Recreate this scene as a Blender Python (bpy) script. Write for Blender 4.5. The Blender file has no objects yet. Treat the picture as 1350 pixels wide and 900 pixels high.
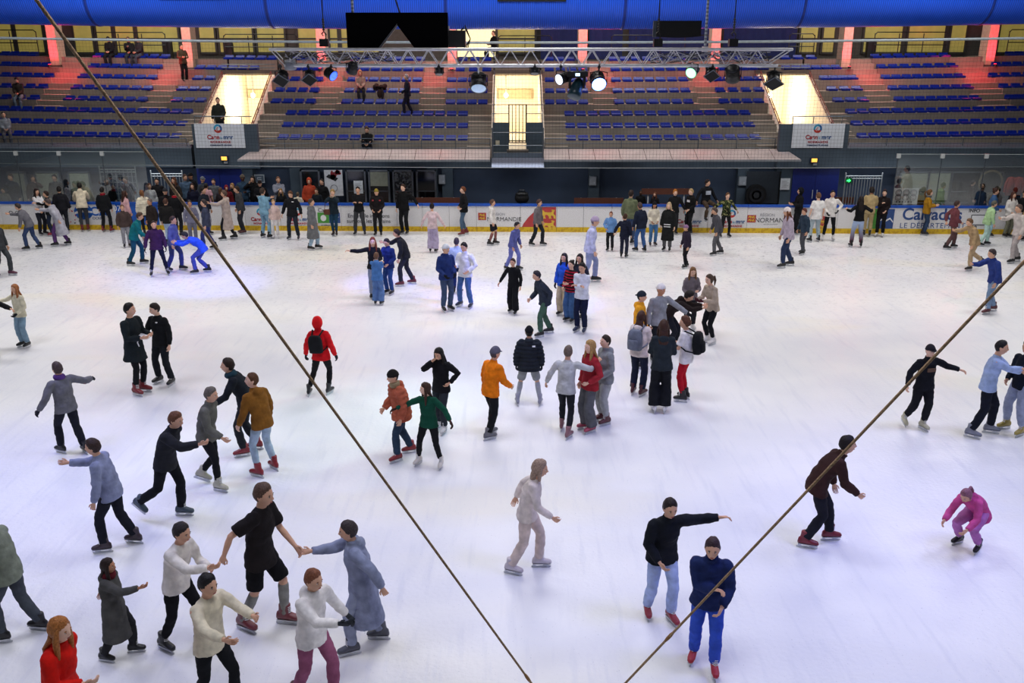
import bpy, bmesh, math, random
from math import sin, cos, pi, radians, sqrt, atan, tan, atan2
from mathutils import Vector as V, Matrix as M, noise
random.seed(7)
scn = bpy.context.scene
COL = scn.collection
# ---------------------------------------------------------------- camera
F, HC, PITCH = 1200.0, 7.0, atan(400/1200)
CT, ST = cos(PITCH), sin(PITCH)
cam = bpy.data.cameras.new('camera'); cam_o = bpy.data.objects.new('camera', cam); COL.objects.link(cam_o)
cam.sensor_width = 36; cam.lens = 36*F/1350; cam.clip_start = .1; cam.clip_end = 300
cam_o.location = (0, 0, HC); cam_o.rotation_euler = (pi/2-PITCH, 0, 0)
scn.camera = cam_o

def gp(px, py, z=0.0):
    "point at height z seen at photo pixel (px, py)"
    u, v = (px-675)/F, (450-py)/F
    d = V((u, CT+v*ST, -ST+v*CT))
    t = (z-HC)/d.z
    return V((d.x*t, d.y*t, z))
def at(px, py, Y):
    u, v = (px-675)/F, (450-py)/F
    d = V((u, CT+v*ST, -ST+v*CT)); t = Y/d.y
    return V((d.x*t, Y, HC+d.z*t))
def wx(px, Y, z):
    "world x of a pixel column at depth Y, height z"
    return (px-675)/F*(Y*CT+(HC-z)*ST)
def warp(x): return .00045*x*x

# ---------------------------------------------------------------- materials
MATS = {}
def lin(c):
    if isinstance(c, str): c = tuple(int(c[i:i+2], 16)/255 for i in (0, 2, 4))
    return tuple(((x+.055)/1.055)**2.4 if x > .04045 else x/12.92 for x in c)
def mat(key, color, rough=.6, metal=0., kind='noise', scale=8., amt=.12, bump=0., bscale=40., spec=.5, emit=None, es=0., c2=None):
    if key in MATS: return MATS[key]
    m = bpy.data.materials.new(key); MATS[key] = m; m.use_nodes = True
    nt = m.node_tree; N = nt.nodes; L = nt.links
    b = N['Principled BSDF']; b.inputs['Roughness'].default_value = rough; b.inputs['Metallic'].default_value = metal
    b.inputs['Specular IOR Level'].default_value = spec
    c = lin(color)
    tc = N.new('ShaderNodeTexCoord')
    nz = N.new('ShaderNodeTexNoise'); nz.inputs['Scale'].default_value = scale; nz.inputs['Detail'].default_value = 3
    L.new(tc.outputs['Object'], nz.inputs['Vector'])
    rp = N.new('ShaderNodeValToRGB')
    lo = tuple(max(0, x*(1-amt)) for x in c); hi = tuple(min(1, x*(1+amt)) for x in c)
    rp.color_ramp.elements[0].color = (*lo, 1); rp.color_ramp.elements[1].color = (*hi, 1)
    rp.color_ramp.elements[0].position = .3; rp.color_ramp.elements[1].position = .7
    src = nz.outputs['Fac']
    if kind == 'stripes':
        sp = N.new('ShaderNodeSeparateXYZ'); L.new(tc.outputs['Object'], sp.inputs[0])
        mu = N.new('ShaderNodeMath'); mu.operation = 'MULTIPLY'; mu.inputs[1].default_value = scale; L.new(sp.outputs['Z'], mu.inputs[0])
        fr = N.new('ShaderNodeMath'); fr.operation = 'FRACT'; L.new(mu.outputs[0], fr.inputs[0]); src = fr.outputs[0]
        e = rp.color_ramp; e.interpolation = 'CONSTANT'; e.elements[0].position = 0; e.elements[1].position = .55
        e.elements[0].color = (*c, 1); e.elements[1].color = (*lin(c2), 1)
    if kind == 'camo':
        e = rp.color_ramp; e.interpolation = 'CONSTANT'; e.elements[0].position = 0; e.elements[1].position = .45
        e.elements[0].color = (*c, 1); e.elements[1].color = (*lin(c2), 1)
        x = e.elements.new(.56); x.color = (*lin('8a8a5a'), 1); nz.inputs['Detail'].default_value = 1
    if kind == 'splotch':
        e = rp.color_ramp; e.elements[0].position = .48; e.elements[1].position = .56
        e.elements[0].color = (*c, 1); e.elements[1].color = (*lin(c2), 1)
    if kind == 'fade':       # colour changes from c at the top to c2 lower down (dip-dyed cloth)
        sp = N.new('ShaderNodeSeparateXYZ'); L.new(tc.outputs['Object'], sp.inputs[0])
        mr = N.new('ShaderNodeMapRange'); mr.inputs['From Min'].default_value = .15; mr.inputs['From Max'].default_value = 1.0
        L.new(sp.outputs['Z'], mr.inputs['Value']); src = mr.outputs[0]
        e = rp.color_ramp; e.elements[0].position = .1; e.elements[1].position = .8
        e.elements[0].color = (*lin(c2), 1); e.elements[1].color = (*c, 1)
    L.new(src, rp.inputs['Fac']); L.new(rp.outputs['Color'], b.inputs['Base Color'])
    if bump:
        n2 = N.new('ShaderNodeTexNoise'); n2.inputs['Scale'].default_value = bscale; n2.inputs['Detail'].default_value = 2
        L.new(tc.outputs['Object'], n2.inputs['Vector'])
        bp = N.new('ShaderNodeBump'); bp.inputs['Strength'].default_value = bump; bp.inputs['Distance'].default_value = .02
        L.new(n2.outputs['Fac'], bp.inputs['Height']); L.new(bp.outputs['Normal'], b.inputs['Normal'])
    if emit:
        b.inputs['Emission Color'].default_value = (*lin(emit), 1); b.inputs['Emission Strength'].default_value = es
    return m
def cloth(c, **k):
    kk = dict(rough=.85, spec=.2, scale=9, amt=.2, bump=.35, bscale=22); kk.update(k)
    return mat('fabric '+c+(k.get('kind') or '')+(k.get('c2') or ''), c, **kk)

# ---------------------------------------------------------------- mesh building
class G:
    def __init__(s): s.v = []; s.f = []; s.m = []
    def add(s, v, f, mi=0):
        o = len(s.v); s.v += [tuple(p) for p in v]; s.f += [tuple(i+o for i in q) for q in f]; s.m += [mi]*len(f); return s
    def loft(s, rings, mi=0, cap=True, closed=False):
        n = len(rings[0]); v = [p for r in rings for p in r]; f = []
        k = len(rings)
        for i in range(k if closed else k-1):
            j = (i+1) % k
            for a in range(n):
                b = (a+1) % n; f.append((i*n+a, i*n+b, j*n+b, j*n+a))
        if cap and not closed:
            f.append(tuple(range(n-1, -1, -1))); f.append(tuple((k-1)*n+a for a in range(n)))
        return s.add(v, f, mi)
    def sect(s, secs, n=16, mi=0):
        "secs: (center, ax, ay, rx, ry)"
        return s.loft([[c+ax*(rx*cos(2*pi*a/n))+ay*(ry*sin(2*pi*a/n)) for a in range(n)] for c, ax, ay, rx, ry in secs], mi)
    def tube(s, pts, rad, n=8, mi=0, ends=True, up=None):
        pts = [V(p) for p in pts]
        if not hasattr(rad, '__len__'): rad = [rad]*len(pts)
        P = list(pts); R = list(rad)
        if ends:
            d0 = (pts[0]-pts[1]).normalized(); d1 = (pts[-1]-pts[-2]).normalized()
            P = [pts[0]+d0*R[0]*.75, pts[0]+d0*R[0]*.45]+P+[pts[-1]+d1*R[-1]*.45, pts[-1]+d1*R[-1]*.75]
            R = [R[0]*.4, R[0]*.8]+R+[R[-1]*.8, R[-1]*.4]
        rings = []; ref = up or (V((0, 0, 1)) if abs((pts[-1]-pts[0]).normalized().z) < .9 else V((1, 0, 0)))
        for i, p in enumerate(P):
            d = (P[min(i+1, len(P)-1)]-P[max(i-1, 0)]).normalized()
            x = ref.cross(d)
            if x.length < 1e-4: x = V((1, 0, 0)).cross(d)
            x.normalize(); y = d.cross(x)
            rings.append([p+x*(R[i]*cos(2*pi*a/n))+y*(R[i]*sin(2*pi*a/n)) for a in range(n)])
        return s.loft(rings, mi)
    def ell(s, c, rx, ry, rz, m3=None, nu=12, nv=8, mi=0, fn=None):
        v = []; f = []; c = V(c)
        for j in range(1, nv):
            t = pi*j/nv
            for i in range(nu):
                a = 2*pi*i/nu; d = V((sin(t)*cos(a), sin(t)*sin(a), cos(t)))
                v.append(d)
        v += [V((0, 0, 1)), V((0, 0, -1))]
        v = [(fn(d) if fn else V((d.x*rx, d.y*ry, d.z*rz))) for d in v]
        v = [c+((m3 @ p) if m3 else p) for p in v]
        for j in range(nv-2):
            for i in range(nu):
                k = (i+1) % nu; f.append((j*nu+i, (j+1)*nu+i, (j+1)*nu+k, j*nu+k))
        T = (nv-1)*nu; B = T+1
        for i in range(nu):
            k = (i+1) % nu; f.append((T, i, k)); f.append((B, (nv-2)*nu+k, (nv-2)*nu+i))
        return s.add(v, f, mi)
    def box(s, lo, hi, mi=0):
        (a, b, c), (d, e, f) = lo, hi
        v = [(a, b, c), (d, b, c), (d, e, c), (a, e, c), (a, b, f), (d, b, f), (d, e, f), (a, e, f)]
        return s.add(v, [(3, 2, 1, 0), (4, 5, 6, 7), (0, 1, 5, 4), (1, 2, 6, 5), (2, 3, 7, 6), (3, 0, 4, 7)], mi)
    def obox(s, c, ax, ay, az, mi=0):
        "box from centre and three half-axis vectors"
        c = V(c); v = [c+ax*i+ay*j+az*k for k in (-1, 1) for (i, j) in ((-1, -1), (1, -1), (1, 1), (-1, 1))]
        return s.add(v, [(3, 2, 1, 0), (4, 5, 6, 7), (0, 1, 5, 4), (1, 2, 6, 5), (2, 3, 7, 6), (3, 0, 4, 7)], mi)
    def prism(s, poly, ax, mi=0):
        "polygon points (3D) extruded by vector ax"
        n = len(poly); v = [V(p) for p in poly]+[V(p)+ax for p in poly]
        f = [tuple(range(n-1, -1, -1)), tuple(range(n, 2*n))]+[(i, (i+1) % n, n+(i+1) % n, n+i) for i in range(n)]
        return s.add(v, f, mi)
    def mesh(s, name, mats, smooth=False, do_warp=False):
        me = bpy.data.meshes.new(name)
        v = [(x, y, z+warp(x)) for x, y, z in s.v] if do_warp else s.v
        me.from_pydata(v, [], s.f)
        for m in (mats if isinstance(mats, (list, tuple)) else [mats]): me.materials.append(m)
        if any(s.m): me.polygons.foreach_set('material_index', s.m)
        if smooth: me.polygons.foreach_set('use_smooth', [True]*len(s.f))
        me.update(); return me
def fixn(me):
    bm = bmesh.new(); bm.from_mesh(me); bmesh.ops.recalc_face_normals(bm, faces=bm.faces); bm.to_mesh(me); bm.free()
def link(name, me, parent=None, loc=None, rot=None):
    o = bpy.data.objects.new(name, me); COL.objects.link(o)
    if parent: o.parent = parent
    if loc is not None: o.location = loc
    if rot is not None: o.rotation_euler = rot
    return o
def obj(name, g, mats, parent=None, smooth=False, loc=None, rot=None, do_warp=False):
    me = g.mesh(name, mats, smooth, do_warp); fixn(me)
    return link(name, me, parent, loc, rot)
def tag(o, label, cat, group=None, kind=None):
    o['label'] = label; o['category'] = cat
    if group: o['group'] = group
    if kind: o['kind'] = kind
    return o
def struct(o): o['kind'] = 'structure'; return o
def empty(name, loc=(0, 0, 0), rz=0):
    o = bpy.data.objects.new(name, None); COL.objects.link(o); o.location = loc; o.rotation_euler = (0, 0, rz); o.empty_display_size = .2
    return o
_tmp = bpy.data.objects.new('tmp', bpy.data.meshes.new('tmp')); COL.objects.link(_tmp)
_rm = _tmp.modifiers.new('r', 'REMESH'); _rm.mode = 'VOXEL'
_sm = _tmp.modifiers.new('s', 'SMOOTH'); _sm.factor = .5
def remesh(g, vox, it=3):
    "one continuous surface round all overlapping shapes in g"
    me = bpy.data.meshes.new('t'); me.from_pydata([tuple(p) for p in g.v], [], g.f); fixn(me)
    old = _tmp.data; _tmp.data = me; _rm.voxel_size = vox; _sm.iterations = it
    dg = bpy.context.evaluated_depsgraph_get(); dg.update()
    out = bpy.data.meshes.new_from_object(_tmp.evaluated_get(dg))
    bpy.data.meshes.remove(old)
    return out
# ---------------------------------------------------------------- people
UX, UY, UZ = V((1, 0, 0)), V((0, -1, 0)), V((0, 0, 1))     # a figure's left, front, up (it faces -Y before turning)
def ik(a, t, l1, l2, hint):
    d = t-a; L = d.length; mx = (l1+l2)*.995
    if L > mx: d = d*(mx/L); L = mx
    if L < .12: d = d.normalized()*.12; L = .12
    u = d.normalized(); c = (l1*l1+L*L-l2*l2)/(2*l1*L); c = max(-1, min(1, c)); h = l1*sqrt(1-c*c)
    p = hint-u*hint.dot(u)
    p = p.normalized() if p.length > 1e-4 else V((0, -1, 0))
    return a+u*(l1*c)+p*h, a+d
def head_fn(k=1., hair=None):
    def fn(d):
        x, y, z = d.x, -d.y, d.z
        rx, ry, rz = .076, .097, .118
        if z < 0: rx *= 1-.30*(-z)**1.6; ry *= 1-(.34 if y < 0 else .08)*(-z)
        p = V((x*rx, -y*ry, z*rz))*k
        if hair is None:
            g = lambda X, Z, w, h: math.exp(-((x-X)/w)**2-((z-Z)/h)**2) if y > 0 else 0
            p.y -= .026*g(0, -.2, .16, .16)+.012*g(0, -.03, .12, .16)+.006*g(0, .24, .5, .1)+.006*g(0, -.56, .28, .08)+.012*g(0, -.85, .4, .16)
            p.y += .012*(g(.38, .06, .2, .13)+g(-.38, .06, .2, .13))
        else: p = hair(d, p)
        return p
    return fn
def sst(a, b, x):
    t = max(0, min(1, (x-a)/(b-a))); return t*t*(3-2*t)
def hair_fn(style, seed, under=False):
    def h(d, p):
        x, y, z = d.x, -d.y, d.z
        pts = [(-1, -.66), (-.25, -.55), (-.02, -.2), (.12, -.12), (.3, .2), (.55, .52), (.8, .7), (1, .68)]
        if style in ('long', 'bob', 'pony'): pts = [(-1, -.9), (-.1, -.85), (.15, -.6), (.35, .2), (.7, .6), (1, .68)]
        if style == 'hood': pts = [(-1, -1.1), (.3, -1.1), (.5, -.8), (.62, -.2), (.75, .45), (1, .58)]
        if style in ('cap', 'beanie'): pts = [(-1, .05), (0, .14), (1, .3)]
        for (a, za), (b, zb) in zip(pts, pts[1:]):
            if a <= y <= b: zm = za+(zb-za)*(y-a)/(b-a); break
        nz = noise.noise(V((x*3+seed, y*3, z*3)))
        if style not in ('hood', 'cap', 'beanie'): zm += nz*.16-.06*abs(x)*(y > .5)
        m = sst(zm-.07, zm+.07, z)
        th = {'short': .10, 'crop': .055, 'curly': .2, 'long': .12, 'pony': .09, 'bob': .16, 'bun': .09, 'hood': .26, 'cap': .15, 'beanie': .17}[style]
        if under: return p*(.93+m*.09)
        am = {'curly': .1, 'hood': .03, 'cap': .0, 'beanie': .01}.get(style, .045)
        if style in ('short', 'curly', 'crop', 'long', 'pony', 'bob'): th += .06*sst(.1, .8, z)*(.7+.3*y)+(.05*sst(.3, .8, -y) if style != 'crop' else 0)
        if style == 'hood' and y < -.2: th += .12
        
        if style not in ('hood', 'cap', 'beanie'): th *= .25+.75*sst(zm-.05, zm+.45, z); am *= 1.6
        return p*(.93+m*(.075+th+nz*am))
    return h
SKIN = {'a': 'd9a98c', 'b': 'c08a6a', 'c': '8a5a40', 'd': '5a3a2a', 'p': 'e8bda4'}
SKATE = {}
def foot_meshes(c, ice):
    k = (c, ice)
    if k in SKATE: return SKATE[k]
    g = G()
    g.sect([(V((0, y, -.08+h)), V((1, 0, 0)), V((0, 0, 1)), w, h) for y, w, h in
            ((.10, .012, .02), (.09, .032, .045), (.05, .038, .06), (0, .042, .062), (-.06, .046, .046), (-.12, .048, .034), (-.165, .038, .028), (-.185, .014, .016))], 12)
    g.sect([(V((0, y, z)), V((1, 0, 0)), V((0, 1, 0)), w, l) for z, y, w, l in
            ((-.05, .01, .038, .075), (.0, .006, .041, .068), (.06, .0, .047, .066), (.12 if ice else .03, -.006, .052, .068))], 12)
    boot = remesh(g, .011, 2); boot.polygons.foreach_set('use_smooth', [True]*len(boot.polygons))
    boot.materials.append(mat('boot '+c, c, .4, bump=.1))
    la = G()
    for i in range(6):
        z = .09-.022*i if i < 4 else -.01-.012*(i-4); y = -.068 if i < 4 else -.075-.025*(i-4)
        la.tube([(-.03, y+.012, z), (0, y-.004, z-.006), (.03, y+.012, z-.012)], .005, 5)
    lace = la.mesh('laces', mat('lace', 'e6e6e6', .8))
    bl = None
    if ice:
        b = G()
        b.prism([(-.006, .085, -.08), (-.006, .05, -.08), (-.006, .045, -.118), (-.006, .09, -.118)], V((.012, 0, 0)))
        b.prism([(-.006, -.05, -.08), (-.006, -.13, -.08), (-.006, -.14, -.118), (-.006, -.06, -.118)], V((.012, 0, 0)))
        b.prism([(-.004, .105, -.114), (-.004, -.165, -.114), (-.004, -.175, -.128), (-.004, -.15, -.145), (-.004, .1, -.145), (-.004, .112, -.13)], V((.008, 0, 0)))
        b.box((-.03, -.17, -.088), (.03, .09, -.078))
        bl = b.mesh('blade', mat('blade steel', 'c9ccd2', .3, .4))
    SKATE[k] = (boot, lace, bl); return SKATE[k]

ARMS = {  # hand targets from the shoulder joint: (outward, forward, up)
    'down': (.09, .05, -.52), 'front': (-.06, .30, -.26), 'low': (-.03, .2, -.42), 'cross': (-.24, .2, -.2), 'pocket': (-.01, .13, -.40), 'face': (-.1, .2, .1),
    'out': (.46, .12, -.18), 'outlow': (.25, .08, -.45), 'fwd': (-.05, .5, -.08), 'hips': (.06, .03, -.36), 'back': (-.02, -.2, -.44), 'up': (.14, .2, .44),
    'swingf': (.0, .27, -.43), 'swingb': (.12, -.3, -.4), 'phone': (-.15, .3, -.12), 'lap': (-.12, .3, -.36), 'side': (.5, .0, -.02), 'hug': (-.2, .42, -.1), 'lean': (.04, .36, -.36)}
TOPS = {  # hem below hip, looseness torso, looseness arm, sleeve reach
    'tee': (-.12, .026, .02, .42), 'sweater': (-.085, .026, .018, .96), 'hoodie': (-.10, .034, .022, .96), 'jacket': (-.10, .036, .026, .96), 'puffer': (-.13, .058, .04, .96),
    'coat': (-.56, .046, .028, .96), 'vest': (-.08, .045, .0, 0), 'tunic': (-.27, .036, .026, .96), 'crop': (-.02, .022, .016, .96)}
PANTS = {  # thigh, knee, calf, ankle extra; leg end (share of shank)
    'skinny': (.012, .010, .010, .014, .84), 'straight': (.018, .02, .022, .03, .95), 'wide': (.024, .042, .056, .07, .99), 'jogger': (.03, .03, .028, .018, .86),
    'shorts': (.035, .05, 0, 0, -.1)}
PEOPLE = []
def person(x, y, hy, yaw, label, top=('hoodie', '222222'), legs=('skinny', '1c1c22'), hair=('short', '2a1c14'), skin='a', L='down', R='down',
           lean=0, side=0, twist=0, look=0, nod=0, feet=None, hipx=0, hipy=0, crouch=0, skate='16161a', gloves=None, cap=None, female=False, sit=None, ice=True,
           base=None, height=None, hood=None, scarf=None, extra=None, far=None, group=None, logo=None, socks=None, cat='person'):
    r = V(base) if base is not None else gp(x, y)
    if height is None:      # standing height read off the photo
        dep = PITCH+atan((hy-450)/F); height = HC-tan(dep)*r.y-r.z
    s = height/1.78
    dist = r.length
    if far is None: far = r.y > 30
    vox = (.0195 if far else .0125)
    seed = (x*13+y*7) % 97
    # --- skeleton in a 1.78 m figure
    fl = feet or ((.1, 0, 0, 0), (.1, 0, 0, 0))      # each: out, forward, lift, toe-out degrees
    FT = []
    for sg, q in zip((1, -1), fl): FT.append(V((sg*q[0], -q[1], q[2])))
    lift0 = .145 if ice else .085
    AN = [p+V((0, 0, lift0)) for p in FT]
    pc = V((hipx, -hipy, 0))
    if sit is None:
        zs = []
        for sg, a, q in zip((1, -1), AN, fl):
            if q[2] < .04:
                h = V((a.x-(pc.x+sg*.085), a.y-pc.y)).length; zs.append(a.z+sqrt(max(.01, .83**2-h*h)))
        P = pc+V((0, 0, (min(zs) if zs else .96)-.012-crouch-(0 if ice else -.0)))
    else: P = pc+V((0, 0, sit/s+.09))
    la, sa, ta = radians(lean), radians(side), radians(twist)
    RT = M.Rotation(ta, 3, 'Z') @ M.Rotation(sa, 3, 'Y') @ M.Rotation(la, 3, 'X')
    RP = M.Rotation(sa*.4, 3, 'Y') @ M.Rotation(la*.45, 3, 'X')
    T0 = RP @ UZ; T1 = RT @ UZ; TX = RT @ UX; TF = RT @ UY; PX = RP @ UX; PF = RP @ UY
    waist = P+T0*.17; neck = waist+T1*.37
    shw = .158 if female else .178
    SH = [neck+TX*(sg*shw)-T1*.062 for sg in (1, -1)]
    hr = M.Rotation(ta*.7+radians(look), 3, 'Z') @ M.Rotation(la*.55+radians(nod), 3, 'X')
    headc = neck+(T1*.45+(hr @ UZ)*.55).normalized()*.158+(hr @ UY)*.02
    HIP = [P+PX*(sg*.085) for sg in (1, -1)]
    KN = []; 
    for i in (0, 1):
        k, a = ik(HIP[i], AN[i], .42, .415, UY*1.0+UX*((1, -1)[i]*.12)); KN.append(k); AN[i] = a
    EL = []; WR = []
    for i, (sg, spec) in enumerate(zip((1, -1), (L, R))):
        q = ARMS[spec] if isinstance(spec, str) else spec
        t = M.Rotation(ta, 3, 'Z') @ V((sg*q[0], -q[1], q[2]))
        e, w = ik(SH[i], SH[i]+t, .285, .255, M.Rotation(ta, 3, 'Z') @ V((sg*(.9 if spec in ('hips', 'pocket', 'cross') else .45), .7, -.45)))
        EL.append(e); WR.append(w)
    # --- body: one skin
    sk = mat('skin '+skin, SKIN[skin], .55, amt=.06, scale=14, spec=.35)
    g = G(); w = .93 if female else 1.
    g.sect([(P-T0*.09, PX, PF, .09, .075), (P-T0*.03, PX, PF, .14, .098), (P+T0*.05, PX, PF, .142, .1), (waist, PX, PF, .122*w, .088), (waist+T1*.16, TX, TF, .14*w, .1), (waist+T1*.28, TX, TF, .14*w, .085), (neck-T1*.02, TX, TF, .085, .062), (neck+T1*.01, TX, TF, .055, .055)], 16)
    g.tube([neck-T1*.03, neck+T1*.05, headc-(hr @ UZ)*.06-(hr @ UY)*.012], [.06, .053, .052], 10)
    g.ell(headc, 1, 1, 1, hr, 24 if not far else 16, 20 if not far else 13, fn=head_fn(1.05))
    for sg in (1, -1): g.ell(headc+hr @ V((sg*.078, .012, -.004)), .011, .02, .031, hr, 8, 6)
    for i in (0, 1):
        g.tube([HIP[i]+T0*.02, HIP[i].lerp(KN[i], .4), KN[i], KN[i].lerp(AN[i], .3), AN[i]], [.08, .072, .05, .051, .034], 10)
        g.tube([SH[i], SH[i].lerp(EL[i], .45), EL[i], EL[i].lerp(WR[i], .3), WR[i]], [.05, .043, .036, .037, .025], 10)
        if not ice: pass
    hands = []
    for i, sg in enumerate((1, -1)):
        d = (WR[i]-EL[i]).normalized()
        t0 = (UY*.8+UZ*.5); th = t0-d*t0.dot(d)
        if th.length < .1: th = UZ-d*UZ.dot(d)
        th.normalize(); n = d.cross(th)
        if n.dot(P-WR[i]) < 0 and abs(n.dot((P-WR[i]).normalized())) > .05: n = -n
        W = WR[i]; hg = G()
        hg.sect([(W-d*.012, th, n, .024, .02), (W+d*.02, th, n, .032, .02), (W+d*.06, th, n, .041, .018), (W+d*.092, th, n, .038, .014)], 10)
        fg = G()
        for o_, ln in ((.029, .066), (.010, .076), (-.010, .071), (-.028, .054)):
            b = W+d*.085+th*o_; c1 = (d*.86+n*.5).normalized(); c2 = (d*.36+n*.93).normalized()
            fg.tube([b-d*.012, b+c1*ln*.5, b+c1*ln*.5+c2*ln*.5], [.0092, .0085, .0068], 6)
        tb = W+d*.03+th*.028; tc = (d*.7+th*.68+n*.25).normalized()
        fg.tube([tb-tc*.012, tb+tc*.032, tb+(tc*.8+d*.5).normalized()*.06], [.0115, .01, .0078], 6)
        hands.append((hg, fg))
        if not gloves: g.add(hg.v, hg.f)
    me = remesh(g, vox, 2)
    b2 = G(); b2.v = [tuple(v.co) for v in me.vertices]; b2.f = [tuple(p.vertices) for p in me.polygons]; b2.m = [0]*len(b2.f)
    bpy.data.meshes.remove(me)
    if not gloves:
        for hg, fg in hands: b2.add(fg.v, fg.f)
    hx, hf, hz = hr @ UX, hr @ UY, hr @ UZ
    for sg in (1, -1):      # eyes, brows, lips
        e = headc+hx*(sg*.030)+hf*.083+hz*.008
        b2.ell(e, .0125, .010, .008, hr, 8, 6, 1); b2.ell(e+hf*.006, .0062, .0062, .0066, hr, 6, 5, 2)
        b2.ell(headc+hx*(sg*.031)+hf*.0905+hz*.027, .018, .006, .0045, hr, 6, 4, 2)
    b2.ell(headc+hf*.0905-hz*.061, .021, .008, .0065, hr, 8, 5, 3)
    hcol = hair[1] if hair else '201812'
    bm_ = b2.mesh('person', [sk, mat('eye white', 'd8d4cc', .4), mat('brow '+hcol, hcol, .7), mat('lip '+skin, {'d': '4a2a24', 'c': '7a4438'}.get(skin, 'b8665c'), .5)], True)
    def fin(me2): me2.transform(M.Scale(s, 4)); return me2
    body = link('person', fin(bm_)); body.location = r; body.rotation_euler = (0, 0, radians(yaw))
    def part(name, me2, m, disp=0, quilt=0):
        if disp or quilt:
            NR = [v.normal.copy() for v in me2.vertices]
            for v, nr in zip(me2.vertices, NR):
                c = v.co
                k = noise.noise(V((c.x*7+seed, c.y*7, c.z*13)))*disp+noise.noise(V((c.x*17, c.y*17+seed, c.z*26)))*disp*.5
                if quilt: k += quilt*(abs(sin(pi*(c-P).dot(T1)/.085))-.5)
                v.co = c+nr*k
        if m: me2.materials.clear(); me2.materials.append(m)
        me2.polygons.foreach_set('use_smooth', [True]*len(me2.polygons))
        return link(name, fin(me2), body)
    # --- trousers
    lk, lc = legs[0], legs[1]; lm = cloth(lc, **(legs[2] if len(legs) > 2 else {}))
    q = PANTS[lk]; g = G()
    g.sect([(P-T0*.11, PX, PF, .10, .09), (P-T0*.04, PX, PF, .155, .113), (P+T0*.05, PX, PF, .155, .113), (P+T0*.13, PX, PF, .14, .105)], 16)
    hems = []
    for i in (0, 1):
        if lk == 'shorts':
            g.tube([HIP[i], HIP[i].lerp(KN[i], .5), HIP[i].lerp(KN[i], .92)], [.095, .095, .09], 12, ends=False)
        else:
            g.tube([HIP[i]+T0*.02, HIP[i].lerp(KN[i], .4), KN[i], KN[i].lerp(AN[i], .35), KN[i].lerp(AN[i], .75), KN[i].lerp(AN[i], q[4]+(0 if ice else .08))],
                   [.076+q[0], .074+q[0], .052+q[1], .053+q[2], .042+(q[2]+q[3])/2, .036+q[3]], 12, ends=False)
    part('trousers' if lk != 'shorts' else 'shorts', remesh(g, vox*1.15, 2), lm, .009)
    if lk == 'shorts' and socks:
        for i in (0, 1):
            g = G(); g.tube([KN[i].lerp(AN[i], .12), KN[i].lerp(AN[i], .35), AN[i]], [.058, .06, .046], 10)
            part('sock', remesh(g, vox, 2), cloth(socks), .004)
    # --- top
    if top:
        tk, tcol = top[0], top[1]; tm = cloth(tcol, **(top[2] if len(top) > 2 else {}))
        hem, lo, al, sl = TOPS[tk]
        if sit is not None: hem = max(hem, -.1)
        g = G(); fl_ = .0 if hem > -.2 else .05; wf = .94 if female else 1.
        secs = []
        if hem < -.2: secs.append((P+T0*hem*.98, PX, PF, .155+lo+fl_*.8, .125+lo+fl_)); secs.append((P+T0*hem*.5, PX, PF, .152+lo+fl_*.4, .115+lo+fl_*.5))
        else: 
            tp = [HIP[i].lerp(KN[i], min(.6, -hem/.4)) for i in (0, 1)]; thr = .08+q[0]*.7
            ex = [(t-P).dot(PX) for t in tp]; ey = [(t-P).dot(PF) for t in tp]
            hx0, hx1 = max(ex[0]+thr, .158), min(ex[1]-thr, -.158); hy0, hy1 = max(max(ey)+thr, .112), min(min(ey)-thr, -.112)
            if sit is not None: hy0, hy1 = .125, -.125
            secs.append((P+T0*hem+PX*((hx0+hx1)/2)+PF*((hy0+hy1)/2), PX, PF, (hx0-hx1)/2+lo*.8, (hy0-hy1)/2+lo*.8))
        secs += [(P-T0*.03, PX, PF, .166+lo, .116+lo), (waist, (PX+TX).normalized(), (PF+TF).normalized(), .134*wf+lo*1.05, .096+lo), (waist+T1*.15, TX, TF, .145*wf+lo, .108+lo+(.012 if female else 0)),
                 (waist+T1*.27, TX, TF, .15*wf+lo*.8, .092+lo*.8), (neck-T1*.045, TX, TF, .135*wf+lo*.4, .074+lo*.5), (neck-T1*.018, TX, TF, .096, .07), (neck+T1*.005, TX, TF, .07, .066), (neck+T1*.02, TX, TF, .062, .06)]
        g.sect(secs, 18)
        if tk in ('jacket', 'puffer', 'coat', 'vest', 'hoodie'):       # collar
            g.sect([(neck-T1*.02, TX, TF, .078, .078), (neck+T1*.045+TF*.004, TX, TF, .07, .072)], 12)
        if tk in ('hoodie', 'puffer', 'coat') and not hood:            # hood lying on the back
            g.ell(neck-TF*.085-T1*.035, .1, .062, .075, RT, 12, 8)
        for i in (0, 1):
            if sl > .5:
                e = EL[i].lerp(WR[i], sl)
                g.tube([SH[i]-TX*((1, -1)[i]*.02), SH[i].lerp(EL[i], .45), EL[i], EL[i].lerp(WR[i], .45), e], [.054+al, .047+al, .042+al, .039+al, .031+al*.8], 10, ends=False)
                g.ell(SH[i]-TX*((1, -1)[i]*.02)-T1*.004, .056+al*.8, .053+al*.8, .05+al*.6, None, 10, 8)
            elif sl > 0:
                g.tube([SH[i]-TX*((1, -1)[i]*.02), SH[i].lerp(EL[i], .75)], [.06+al, .056+al], 10, ends=False)
                g.ell(SH[i]-TX*((1, -1)[i]*.012)-T1*.002, .06+al, .058+al, .056+al, None, 10, 8)
        part({'tee': 't_shirt', 'vest': 'body_warmer', 'crop': 'sweater', 'tunic': 'tunic'}.get(tk, tk if tk != 'puffer' else 'puffer_jacket'), remesh(g, vox*1.15, 3), tm, .011 if tk != 'puffer' else .005, .018 if tk in ('puffer', 'vest') else 0)
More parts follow.
